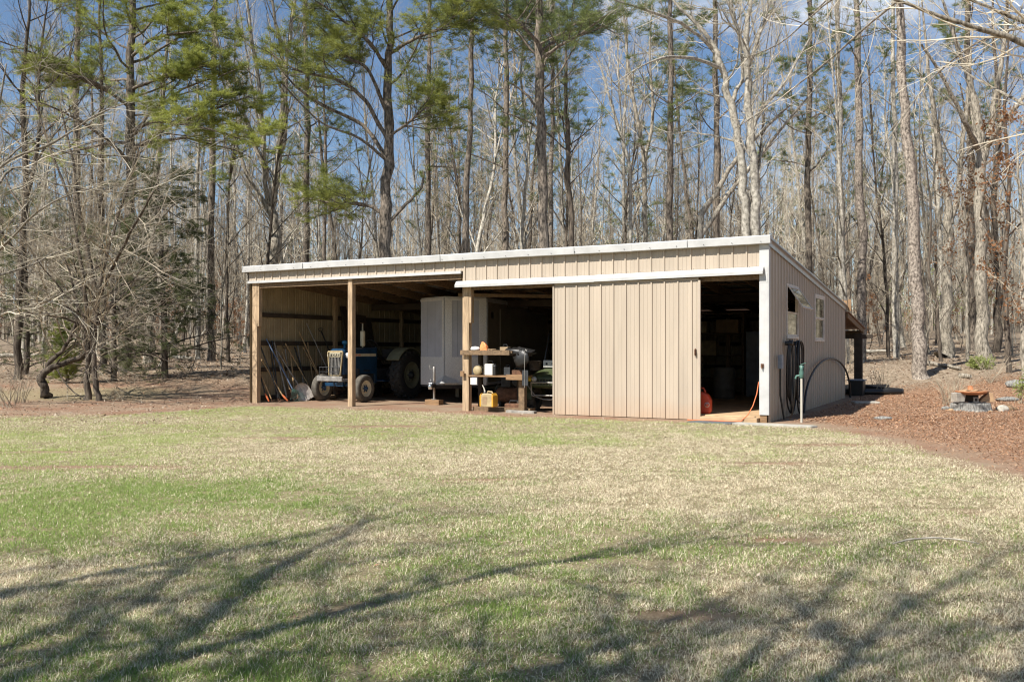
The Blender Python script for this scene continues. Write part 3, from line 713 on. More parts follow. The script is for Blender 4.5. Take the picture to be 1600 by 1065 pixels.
wheel(tr, -.78, 0, .40, .20, .23, 'front_wheel', M['rubber_dust_lit'], M['cream'], hubc=M['blue'])
wheel(tr, .78, 0, .40, .20, .23, 'front_wheel', M['rubber_dust_lit'], M['cream'], hubc=M['blue'])
wheel(tr, -.80, 2.15, .74, .38, .40, 'rear_wheel', M['rubber'], M['cream2'], lug=True)
wheel(tr, .80, 2.15, .74, .38, .40, 'rear_wheel', M['rubber'], M['cream2'], lug=True)
hd = MB()
prof = [(-.27, .80), (.27, .80), (.29, 1.40), (.27, 1.50), (.19, 1.565), (-.19, 1.565), (-.27, 1.50), (-.29, 1.40)]
def loft(mb, rings, mi=0, smooth=False):
    n = len(rings[0]); vs = [p for r in rings for p in r]
    fs = [(i*n+k, i*n+(k+1) % n, (i+1)*n+(k+1) % n, (i+1)*n+k) for i in range(len(rings)-1) for k in range(n)]
    return mb.add(vs, fs+[tuple(range(n))[::-1], tuple(range((len(rings)-1)*n, len(rings)*n))], mi, smooth)
loft(hd, [[(a*k, y, .78+(b-.78)*kz) for a, b in prof] for y, k, kz in ((-.30, .94, .95), (-.24, 1, 1), (.4, 1.03, 1.03), (1.25, 1.05, 1.04))])
hood_o = hd.build('hood', M['blue'], tr, .015)
g = MB()
# tapering cream surround
for (a, b) in (((-.27, -.335, 1.47), (-.20, -.36, .76)), ((.27, -.335, 1.47), (.20, -.36, .76)), ((-.27, -.335, 1.47), (.27, -.335, 1.47)), ((-.20, -.36, .76), (.20, -.36, .76))): g.beam(a, b, .026, .05)
g.build('grille_surround', M['tan_plastic'], tr, .006)
g = MB(); g.add([(-.25, -.325, 1.46), (.25, -.325, 1.46), (.19, -.34, .77), (-.19, -.34, .77)], [(0, 3, 2, 1)]); g.build('radiator_screen', M['black'], tr)
g = MB()
for k in range(8):
    x = -.16+k*.046; g.beam((x*1.2, -.345, 1.30), (x, -.36, .80), .014, .02)
g.build('grille', M['steel'], tr)
bd = MB(); bd.box(-.20, .20, -.362, -.345, 1.315, 1.435); bo = bd.build('name_plate', M['cream'], tr, .008)
bk = MB()
for k in range(4): bk.box(-.178+k*.092, -.178+k*.092+.078, -.367, -.3625, 1.335, 1.415)
bk.build('letter_block', M['black'], bo)
def text(body, size, loc, rot, m, parent, name='lettering', ext=.002):
    cu = bpy.data.curves.new('txt', 'FONT'); cu.body = body; cu.size = size; cu.align_x = 'CENTER'; cu.align_y = 'CENTER'; cu.extrude = ext
    t = bpy.data.objects.new('txt', cu); COL.objects.link(t); bpy.context.view_layer.update()
    me = bpy.data.meshes.new_from_object(t.evaluated_get(bpy.context.evaluated_depsgraph_get())); bpy.data.objects.remove(t)
    me.name = name; me.materials.clear(); me.materials.append(m); o = link(name, me, parent); o.location = loc; o.rotation_euler = rot; return o
for k, ch in enumerate('FORD'): text(ch, .085, (-.139+k*.092, -.370, 1.375), (PI/2, 0, 0), M['cream'], bo)
st = MB(); st.box(.302, .309, -.15, 1.2, 1.33, 1.41); so = st.build('hood_stripe', M['cream'], tr); text('FORD 4000', .06, (.45-.18, .3115+.0, 0), (0, 0, 0), M['red'], so).matrix_local = Matrix.Translation((.3115, .30, 1.368)) @ Matrix.Rotation(PI/2, 4, 'Z') @ Matrix.Rotation(PI/2, 4, 'X')
MB().box(-.309, -.302, -.15, 1.2, 1.33, 1.41).build('hood_stripe', M['cream'], tr)
for s in (-1, 1):
    hl = MB(); hl.lathe([(.001, .10), (.05, .09), (.08, .03), (.085, 0), (.08, -.01)], (s*.33, -.20, 1.36), (0, 1, 0), 20); h = hl.build('headlight', M['blue_lt'], tr)
    MB().lathe([(.078, .0), (.06, .015), (.001, .022)], (s*.33, -.212, 1.36), (0, -1, 0), 20).build('lens', M['lens'], h)
pc = MB(); pc.lathe([(.035, 1.55), (.035, 1.68), (.075, 1.70), (.085, 1.74), (.08, 1.78), (.05, 1.80), (.001, 1.805)], (-.05, .15, 0), (0, 0, 1), 20); pc.build('air_intake', M['blue_lt'], tr)
mf = MB(); mf.lathe([(.022, 1.56), (.022, 1.62), (.07, 1.64), (.075, 1.67), (.075, 2.06), (.068, 2.09), (.024, 2.10), (.022, 2.32), (.018, 2.32)], (.15, .75, 0), (0, 0, 1), 20)
mo = mf.build('muffler', M['cream'], tr)
MB().box(.10, .20, .68, .78, 2.325, 2.335, Matrix.Rotation(.0, 4, 'X')).build('rain_cap', M['rust'], mo)
en = MB(); en.box(-.17, .17, -.1, 1.2, .52, .80).box(-.22, .22, .2, .9, .60, 1.0).box(-.14, .14, 1.2, 2.3, .50, .95).lathe([(.20, -.55), (.2, .55)], (0, 2.15, .74), (1, 0, 0), 16)
en.lathe([(.07, 0), (.07, .22)], (.26, .35, .75), (0, 0, 1), 12).lathe([(.05, 0), (.05, .3)], (.24, .62, .9), (0, 1, 0), 12).tube([(.24, .1, .95), (.28, .3, .6), (.22, .7, .5)], .015)
en.lathe([(.12, 0), (.12, .5)], (-.25, .3, .85), (0, 1, 0), 12)
en.build('engine', M['iron'], tr, .01)
MB().lathe([(.001, .12), (.05, .1), (.062, .03), (.055, 0), (.001, -.01)], (.36, .05, .90), (.3, -1, 0), 16).build('oil_filter', M['lens'], tr)
ax = MB(); ax.beam((-.72, 0, .50), (.72, 0, .50), .10, .10).box(-.12, .12, -.15, .25, .45, .62)
for s in (-1, 1): ax.lathe([(.03, -.1), (.03, .3)], (s*.66, 0, .42), (0, 0, 1), 10)
ax.tube([(-.6, .12, .62), (0, .14, .60), (.6, .12, .62)], .014); ax.build('front_axle', M['blue'], tr, .01)
bp = MB(); bp.box(-.46, .46, -.62, -.56, .62, .76).box(-.34, -.28, -.58, -.10, .60, .68).box(.28, .34, -.58, -.10, .60, .68); bp.build('front_bumper', M['steel'], tr, .008)
gd = MB()
for k in range(7): x = -.36+k*.12; gd.tube([(x, -.60, .76), (x, -.60, 1.02)], .009, 6)
gd.tube([(-.38, -.60, 1.02), (.38, -.60, 1.02)], .011, 6).tube([(-.38, -.60, .89), (.38, -.60, .89)], .008, 6); gd.build('grille_guard', M['iron'], tr)
for s in (-1, 1):
    fd = MB(); rings = []
    for i in range(13):
        a = math.radians(34+i*9.5); r = .86; y = 2.15-math.cos(a)*r; z = .74+math.sin(a)*r
        xi, xo = s*.52, s*.98
        rings.append([(xi, y, z), (xo, y, z), (xo, y+math.cos(a)*.03, z-math.sin(a)*.03), (xi, y+math.cos(a)*.03, z-math.sin(a)*.03)])
    loft(fd, rings, smooth=False)
    fd.build('fender', M['cream2'], tr)
sw = MB(); R = Matrix.Translation((0, 1.42, 1.66)) @ Matrix.Rotation(math.radians(-55), 4, 'X')
sw.tube([R @ Vector((math.cos(t)*.21, math.sin(t)*.21, 0)) for t in [k*PI/12 for k in range(25)]], .014, 8, cap=False)
for k in range(3): sw.beam(R @ Vector((0, 0, 0)), R @ Vector((math.cos(k*2.09)*.21, math.sin(k*2.09)*.21, 0)), .02, .008)
sw.tube([R @ Vector((0, 0, 0)), (0, 1.15, 1.25)], .02, 8); sw.build('steering_wheel', M['black'], tr)
se = MB(); se.box(-.22, .22, 1.85, 2.25, 1.20, 1.27).box(-.22, .22, 2.2, 2.27, 1.27, 1.55); se.build('seat', M['black'], tr, .03)
db = MB(); db.box(-.24, .24, 1.25, 1.36, .95, 1.6).box(-.48, .48, 1.37, 1.8, .55, .6).box(-.2, .2, 1.3, 1.42, .5, 1.0); db.build('dashboard', M['blue'], tr, .02)

# ------------------------------------------------------------------ enclosed trailer
td = Vector((.29, .957)); trz = math.atan2(-.29, .957)          # local +y goes back
tl = thing('cargo_trailer', 'enclosed grey cargo trailer with a wedge nose and bright tread-plate corners', 'trailer', (-.76, 26.1, 0), trz)
# local: right front corner at (0,0), width 2.0 towards -x
W_, ZB, ZT, LB = 2.02, .50, 3.02, 7.2
ap = (-W_/2, -.72)
def wallq(mb, a, b, z0, z1, t=.02, mi=0):
    a = Vector((*a, 0)); b = Vector((*b, 0)); d = (b-a).normalized(); n = Vector((d.y, -d.x, 0))*t
    vs = [a+Vector((0, 0, z0)), b+Vector((0, 0, z0)), b+Vector((0, 0, z1)), a+Vector((0, 0, z1))]
    return mb.add(vs+[v+n for v in vs], [(0, 3, 2, 1), (4, 5, 6, 7), (0, 1, 5, 4), (2, 3, 7, 6), (0, 4, 7, 3), (1, 2, 6, 5)], mi)
mb = MB(); wallq(mb, (-W_, 0), ap, ZB, ZT).build('nose_panel', M['trailer'], tl)
mb = MB(); wallq(mb, ap, (0, 0), ZB, ZT).build('nose_panel', M['trailer'], tl)
mb = MB(); wallq(mb, (0, 0), (0, LB), ZB, ZT-.02); sp_ = mb.build('side_panel', M['trailer_side'], tl)
mb = MB(); wallq(mb, (-W_, LB), (-W_, 0), ZB, ZT-.02).build('side_panel', M['trailer_side'], tl)
mb = MB(); wallq(mb, (0, LB), (-W_, LB), ZB, ZT-.02).build('rear_door', M['trailer'], tl)
mb = MB(); mb.prism([(-W_-.01, 0), (-W_/2, -.73), (.01, 0), (.01, LB), (-W_-.01, LB)], ZT, ZT+.04); mb.build('roof', M['trailer_trim'], tl)
mb = MB(); mb.prism([(-W_, 0), (-W_/2, -.72), (0, 0), (0, LB), (-W_, LB)], ZB-.06, ZB+.02); mb.build('floor', M['iron'], tl)
# lower stone guard in tread plate, apex and corner strips
def strip(a, b, f0, f1, z0, z1, nm='tread_plate', off=.024, m='plate'):
    A = Vector(a); B = Vector(b); mb = MB(); wallq(mb, A.lerp(B, f0), A.lerp(B, f1), z0, z1, off); return mb.build(nm, M[m], tl)
Lc, Rc = (-W_, 0), (0, 0)
strip(Lc, ap, .0, .93, ZB, 1.32, off=.028); strip(ap, Rc, .09, 1., ZB, 1.32, off=.028)
strip(Lc, ap, .93, 1, ZB, ZT, off=.034); strip(ap, Rc, 0, .17, ZB, ZT, off=.034); strip(ap, Rc, .83, 1, ZB, ZT, off=.034); strip((0, 0), (0, LB), 0, .014, ZB, ZT, off=.034)
mb = MB(); wallq(mb, (0, .0), (0, LB), ZT-.10, ZT, .036); wallq(mb, ap, (0, 0), ZT-.07, ZT, .038); wallq(mb, (-W_, 0), ap, ZT-.07, ZT, .038); wallq(mb, (0, 0), (0, LB), ZB, ZB+.08, .036); mb.build('edge_trim', M['trailer_trim'], tl)
mb = MB()
for (a_, b_) in ((Lc, ap), (ap, Rc)):
    A_ = Vector(a_); B_ = Vector(b_); n_ = Vector(((B_-A_).y, -(B_-A_).x)).normalized()
    for f_ in (.30, .62):
        p_ = A_.lerp(B_, f_); q_ = A_.lerp(B_, f_+.008); wallq(mb, p_, q_, 1.33, ZT-.08, .024)
    for f_ in (.22, .80):
        for z_ in np.arange(1.4, 2.95, .12): p_ = A_.lerp(B_, f_); mb.lathe([(.008, .02), (.006, .027), (0, .028)], (p_.x, p_.y, z_), (n_.x, n_.y, 0), 5)
o = mb.build('seams_and_rivets', M['greybox'], tl); o['kind'] = 'stuff'
mb = MB(); wallq(mb, (0, 1.3), (0, 2.1), .62, 2.75, .03); sdo = mb.build('side_door', M['trailer_side'], tl); mb = MB(); wallq(mb, (0, 1.35), (0, 1.45), 1.4, 1.6, .06); mb.build('door_handle', M['chrome'], sdo)
MB().box(-.62, -.52, -.235-.08, -.2-.06, 2.90, 2.95, Matrix.Rotation(0, 4, 'Z')).build('marker_light', M['amber'], tl)
MB().lathe([(.0, .03), (.1, .03), (.12, .0)], (.03, .5, 2.55), (1, 0, 0), 20).build('roof_vent', M['black'], tl)
# tongue
tg = MB(); tip = Vector((-W_/2, -1.55, .50))
for s in (-1, 1): tg.beam((-W_/2+s*.62, -.35, .46), tip+Vector((s*.04, .05, 0)), .06, .11)
tg.box(-W_/2-.06, -W_/2+.06, -1.78, -1.5, .48, .58); tg.build('tongue', M['iron'], tl, .004)
cp = MB(); cp.lathe([(.055, -.08), (.07, -.02), (.06, .05), (.03, .08), (.0, .08)], (-W_/2, -1.80, .52), (0, 0, 1), 14).box(-W_/2-.05, -W_/2+.05, -1.80, -1.60, .54, .61).beam((-W_/2, -1.7, .6), (-W_/2+.02, -1.82, .72), .02, .03); cp.build('coupler', M['chrome'], tl, .004)
jk = MB(); jk.lathe([(.03, .16), (.03, .55), (.037, .55), (.037, 1.05), (.03, 1.06), (.0, 1.06)], (-W_/2, -1.52, 0), (0, 0, 1), 12).lathe([(.08, .145), (.08, .165)], (-W_/2, -1.52, 0), (0, 0, 1), 12).tube([(-W_/2, -1.52, 1.0), (-W_/2-.12, -1.55, 1.0), (-W_/2-.12, -1.55, 1.1)], .01, 6); jk.build('tongue_jack', M['steel'], tl)
mb = MB(); mb.add([(-W_/2-.30, -.62, 1.02-.44), (-W_/2+.46, -.56, .58), (-W_/2, -1.0, .58), (-W_/2, -.75, .80)], [(0, 2, 3), (2, 1, 3), (0, 3, 1), (0, 1, 2)]); mb.build('stone_guard', M['plate'], tl)
for s, x in ((0, -.12), (1, -W_+.12)):
    for y in (3.6, 4.4): wheel(tl, x, y, .34, .2, .19, 'wheel', M['rubber'], M['trailer_trim'])
jb = thing('wooden_block', 'sawn timber block under the trailer jack on red dirt', 'block', (0, 0, 0)); 
jp = Matrix.Translation((-.76, 26.1, 0)) @ Matrix.Rotation(trz, 4, 'Z') @ Vector((-W_/2, -1.52, 0)); jb.location = jp; jb.rotation_euler = (0, 0, TH)
MB().box(-.23, .23, -.12, .12, -.01, .145).build('timber', M['wood_orange'], jb, .006)

# ------------------------------------------------------------------ shelf bench beside the middle post
bn = sth('workbench', 'rough two-tier timber bench fixed beside the middle post', 'workbench', -7.36, .0)
MB().box(-.16, 1.25, -.03, .60, 1.45, 1.50).build('top', M['wood'], bn, .004)
MB().box(-.20, 1.2, -.075, -.035, 1.40, 1.52).build('front_rail', M['wood'], bn, .004)
MB().box(-.02, 1.5, -.02, .58, .86, .90).build('shelf', M['wood_orange'], bn, .004)
MB().box(1.1, 1.62, -.07, -.03, .80, .93).build('shelf_rail', M['wood_orange'], bn, .004)
MB().box(-.2, -.1, -.07, -.03, .86, 1.0).build('cleat', M['wood_orange'], bn, .004)
MB().box(1.36, 1.52, .1, .24, 0, .86).build('leg', M['wood'], bn, .004); MB().box(1.1, 1.24, .5, .6, 0, 1.45).build('leg', M['wood_dark'], bn, .004); MB().box(-.02, .08, .5, .6, 0, 1.45).build('leg', M['wood_dark'], bn, .004)
def blob(parent, name, m, c, r, seed=1, ns=(14, 9), lump=.18):
    R = random.Random(seed); mb = MB(); vs = []; n, k = ns
    for i in range(k+1):
        ph = PI*i/k
        for j in range(n):
            t = 2*PI*j/n; f = 1+R.uniform(-lump, lump)
            vs.append((c[0]+r[0]*math.sin(ph)*math.cos(t)*f, c[1]+r[1]*math.sin(ph)*math.sin(t)*f, max(c[2]+r[2]*math.cos(ph)*f, c[2]-r[2]*.9)))
    mb.add(vs, [(i*n+j, i*n+(j+1) % n, (i+1)*n+(j+1) % n, (i+1)*n+j) for i in range(k) for j in range(n)], 0, True); return mb.build(name, m, parent)
def single(name, label, cat, x, y, z, rot=0): return sth(name, label, cat, x, y, z, rot)
o = single('wrapper_bag', 'crumpled orange bag standing on the bench top', 'bag', -6.97, .12, 1.50); mb = MB()
mb.add([(-.10, -.05, 0), (.10, -.05, 0), (.10, .05, 0), (-.10, .05, 0), (-.12, -.02, .12), (.07, -.05, .13), (.10, .03, .10), (-.09, .05, .14), (-.07, -.01, .24), (.0, -.02, .22), (.04, .01, .19), (-.06, .02, .23)],
       [(0, 3, 2, 1), (0, 1, 5, 4), (1, 2, 6, 5), (2, 3, 7, 6), (3, 0, 4, 7), (4, 5, 9, 8), (5, 6, 10, 9), (6, 7, 11, 10), (7, 4, 8, 11), (8, 9, 10, 11)]); mb.build('bag', M['orange_bag'], o, .01)
o = single('cloth', 'pale rag heaped on the bench top by the post', 'rag', -7.22, .1, 1.55); blob(o, 'rag', M['paper'], (0, 0, 0), (.13, .11, .06), 3)
o = single('glove', 'small pale work glove lying right of the orange bag', 'glove', -6.76, .08, 1.52)
mb = MB(); mb.box(-.07, .05, -.05, .05, 0, .03)
for k in range(4): mb.tube([(.05, -.04+k*.026, .015), (.11+.01*(k % 2), -.045+k*.03, .02)], .012, 6)
mb.tube([(-.02, -.05, .015), (.03, -.09, .02)], .012, 6); mb.build('glove', M['cardboard'], o, .01)
o = single('black_tarp', 'black tarp bundled over the right end of the bench', 'tarp', -6.05, .25, 1.47); blob(o, 'tarp', M['black'], (0, 0, 0), (.42, .26, .11), 8, lump=.25); blob(o, 'tarp_fold', M['black'], (.15, -.2, -.16), (.2, .06, .22), 9, lump=.25)
o = single('battery_charger', 'white and black battery charger on the lower shelf', 'charger', -6.78, .12, .90)
MB().box(-.14, .09, -.09, .09, 0, .28).build('case', M['paper'], o, .02); MB().box(.0905, .17, -.08, .08, .0, .24).build('side_case', M['black'], o, .015); mb = MB(); mb.tube([(-.1, 0, .27), (-.08, 0, .36), (.05, 0, .36), (.07, 0, .27)], .016); mb.build('handle', M['black'], o)
o = single('round_canister', 'small round tan canister with a dark band at the left of the lower shelf', 'canister', -7.13, .10, .90)
mb = MB(); mb.lathe([(.0, -.10), (.10, -.10), (.12, -.06), (.12, .06), (.10, .1), (.0, .10)], (0, 0, .115), (0, 1, 0), 20); mb.build('body', M['tan_plastic'], o); mb = MB(); mb.lathe([(.122, -.03), (.126, 0), (.122, .03)], (0, 0, .115), (0, 1, 0), 20).tube([(-.08, 0, .19), (0, 0, .26), (.08, 0, .19)], .014); mb.build('handle', M['black'], o)
o = single('paper_tag', 'square white paper tag pinned under the lower shelf', 'tag', -7.18, -.05, .67); mb = MB(); mb.box(-.09, .09, -.006, 0, 0, .17).build('sheet', M['paper'], o)
for i, (x, y, z, w_, h_, m_, lb_) in enumerate(((-6.45, .25, 1.50, .22, .10, 'cardboard', 'flat brown carton on the bench top left of the tarp'), (-6.35, .2, .90, .16, .2, 'iron', 'dark tin can on the lower shelf right of the charger'), (-6.12, .25, .90, .24, .13, 'rust', 'rusty tool tray at the right of the lower shelf'))):
    o = single(('carton', 'tin_can', 'tool_tray')[i], lb_, 'container', x, y, z, .2*i); mb = MB(); mb.box(-w_/2, w_/2, -.08, .08, 0, h_); mb.build('case', M[m_], o, .008); mb = MB(); mb.tube([(-w_*.3, 0, h_), (-w_*.2, 0, h_+.06), (w_*.2, 0, h_+.06), (w_*.3, 0, h_)], .007, 6); mb.build('handle', M['iron'], o)
# yellow fuel can on the dirt
fc = single('fuel_can', 'yellow fuel can with dusty tan side and pale spout under the bench', 'fuel can', -6.75, -.05, .13, -.1)
mb = MB(); mb.prism([(-.19, 0), (.19, 0), (.19, .27), (.13, .33), (-.12, .33), (-.19, .27)], -.10, .10, Matrix.Rotation(PI/2, 4, 'X')); mb.build('body', M['tan_plastic'], fc, .02)
for s in (-1, 1):
    mb = MB(); mb.prism([(s*.155, -.005), (s*.205, .01), (s*.205, .275), (s*.155, .345)][::s], -.108, .108, Matrix.Rotation(PI/2, 4, 'X')); mb.build('end_panel', M['yellow'], fc, .015)
mb = MB(); mb.lathe([(.045, .32), (.045, .37), (.0, .37)], (-.11, 0, 0), (0, 0, 1), 14); mb.build('cap', M['black'], fc)
mb = MB(); mb.tube([(-.11, 0, .36), (-.14, 0, .45), (-.19, 0, .53)], [.022, .016, .011]); mb.build('spout', M['pvc'], fc)
mb = MB(); mb.tube([(-.04, 0, .32), (-.02, 0, .38), (.10, 0, .37), (.13, 0, .31)], .017); mb.build('handle', M['tan_plastic'], fc); MB().box(-.12, .02, -.106, -.101, .06, .25).build('label_panel', M['cardboard'], fc)
o = single('plank', 'rough plank lying on the dirt under the bench', 'plank', -6.6, .35, 0, .03); MB().box(-.75, .85, -.15, .15, -.01, .10).build('board', M['wood'], o, .006)
o = single('plank', 'short grey board lying on the dirt beneath the bench leg', 'plank', -5.95, .05, 0, -.06); MB().box(-.35, .45, -.07, .07, -.01, .06).build('board', M['handle_grey'], o, .006)
# pressure wand hanging
o = single('rod_frame', 'thin bowed rod with a dark strip hanging from the right end of the bench', 'rod', -5.72, -.12, .62); mb = MB(); mb.tube([(0, 0, 0), (.0, 0, .85), (.03, 0, .92), (.06, 0, .88)], .008, 6).build('rod', M['steel'], o); MB().box(-.07, .09, .01, .014, .05, .42).build('sheet', M['iron'], o)

cm = sth('air_compressor', 'dark rusty air compressor standing on the dirt behind the bench', 'compressor', -6.75, 1.15, 0)
mb = MB(); mb.lathe([(0, -.42), (.16, -.40), (.2, -.34), (.2, .34), (.16, .40), (0, .42)], (0, 0, .36), (1, 0, 0), 20); mb.build('tank', M['rust'], cm)
mb = MB(); mb.box(-.25, .02, -.12, .12, .57, .82).lathe([(.13, 0), (.13, .08), (0, .08)], (.2, -.05, .72), (0, -1, 0), 16); mb.build('pump', M['iron'], cm, .015)
for x in (-.28, .28): MB().box(x-.03, x+.03, -.15, .15, 0, .2).build('foot', M['iron'], cm)
mb = MB(); mb.tube([(.4, 0, .4), (.6, -.05, .5), (.62, -.05, .9)], .015).tube([(-.3, -.12, .7), (-.42, -.2, .4), (-.3, -.25, .1), (.1, -.3, .03)], .012); mb.build('air_hose', M['black'], cm)
tb = sth('tool_box', 'scuffed dark steel tool box on the dirt under the bench beside the leg', 'tool box', -6.28, .4, .0, .3)
mb = MB(); mb.box(-.22, .22, -.11, .11, 0, .2); mb.build('case', M['rust'], tb, .012); mb = MB(); mb.tube([(-.12, 0, .2), (-.1, 0, .27), (.1, 0, .27), (.12, 0, .2)], .01); mb.build('handle', M['iron'], tb)
# ------------------------------------------------------------------ utility vehicle
ut = sth('utility_vehicle', 'olive green off-road utility vehicle nosed up behind the sliding door', 'utility vehicle', -5.55, 1.17)
for x, y in ((-.58, 0), (.58, 0), (-.58, 1.9), (.58, 1.9)): wheel(ut, x, y, .31, .24, .15, 'wheel', M['rubber_dust_lit'], M['iron'], lug=True)  # lighter rubber stands in for sun falling on these tyres
hb = MB(); loft(hb, [[(-.52*k, y, z0), (.52*k, y, z0), (.52*k, y, z1-.05), (.42*k, y, z1), (-.42*k, y, z1), (-.52*k, y, z1-.05)] for y, z0, z1, k in ((-.42, .62, .84, .86), (-.34, .58, .92, .98), (.0, .55, 1.0, 1.), (.45, .55, 1.06, 1.02))]); hb.build('hood', M['green_veh'], ut, .02)
for s in (-1, 1):
    f = MB(); rings = []
    for i in range(9):
        a = math.radians(-5+i*23); y = -math.cos(a)*.40; z = .33+math.sin(a)*.40; rings.append([(s*.44, y, z), (s*.74, y, z), (s*.74, y*.94, .33+(z-.33)*.94), (s*.44, y*.94, .33+(z-.33)*.94)])
    loft(f, rings); f.build('fender', M['green_veh'], ut, .005)
    hl = MB(); hl.lathe([(.07, 0), (.065, -.03), (.0, -.04)], (s*.34, -.435, .80), (0, 1, 0), 16); hl.build('headlight', M['lens'], ut)
    hl = MB(); hl.lathe([(.06, .05), (.055, -.03), (.0, -.04)], (s*.48, -.43, .80), (0, 1, 0), 16); hl.build('turn_light', M['amber'], ut)
    rc = MB(); rc.tube([(s*.55, .55, .6), (s*.55, .6, 1.3), (s*.5, .75, 1.95), (s*.5, 1.7, 1.98), (s*.55, 1.85, .8)], .025, 8); rc.build('roll_bar', M['black'], ut)
g = MB(); g.tube([(-.40, -.46, .42), (-.40, -.5, .72), (.40, -.5, .72), (.40, -.46, .42)], .02, 8).tube([(-.58, -.3, .62), (-.30, -.48, .40), (.30, -.48, .40), (.58, -.3, .62)], .018, 8).tube([(-.42, -.44, .40), (-.1, -.4, .30), (.1, -.4, .30), (.42, -.44, .4)], .016, 8); g.build('brush_guard', M['steel'], ut)
g = MB()
for k in range(7): g.box(-.26+k*.08, -.22+k*.08, -.435, -.425, .66, .80)
g.build('grille', M['black'], ut)
MB().box(-.5, .5, .45, .5, 1.02, 1.24).build('dashboard', M['black'], ut, .02)
db = MB(); db.box(-.48, .1, .34, .44, 1.08, 1.26); do = db.build('storage_box', M['paper'], ut, .01); k_ = MB()
for k in range(3): k_.lathe([(.03, 0), (.028, -.01), (0, -.012)], (-.38+k*.17, .339, 1.17), (0, 1, 0), 12)
k_.build('knob', M['black'], do)
MB().box(-.5, .5, .45, 2.4, .38, .55).build('chassis', M['iron'], ut, .01); mb = MB(); mb.box(-.5, .5, 1.0, 1.5, .55, .85).box(-.5, .5, 1.45, 1.55, .85, 1.25); mb.build('seat', M['black'], ut, .04)
MB().box(-.65, .65, 1.65, 2.6, .75, 1.02).build('cargo_bed', M['green_veh'], ut, .02)
o = sth('wicker_basket', 'brown woven basket hung behind the bench beside the utility vehicle', 'basket', -5.85, .70, 1.02)
mb = MB()
for k in range(5): mb.lathe([(.15+.012*k, .06*k), (.165+.012*k, .06*k+.03), (.155+.012*k, .06*k+.06)], (0, 0, 0), (0, 0, 1), 16)
mb.lathe([(.0, .0), (.15, .0)], n=16).build('basket', M['wood_dark'], o); o.scale = (.8, .8, .8)

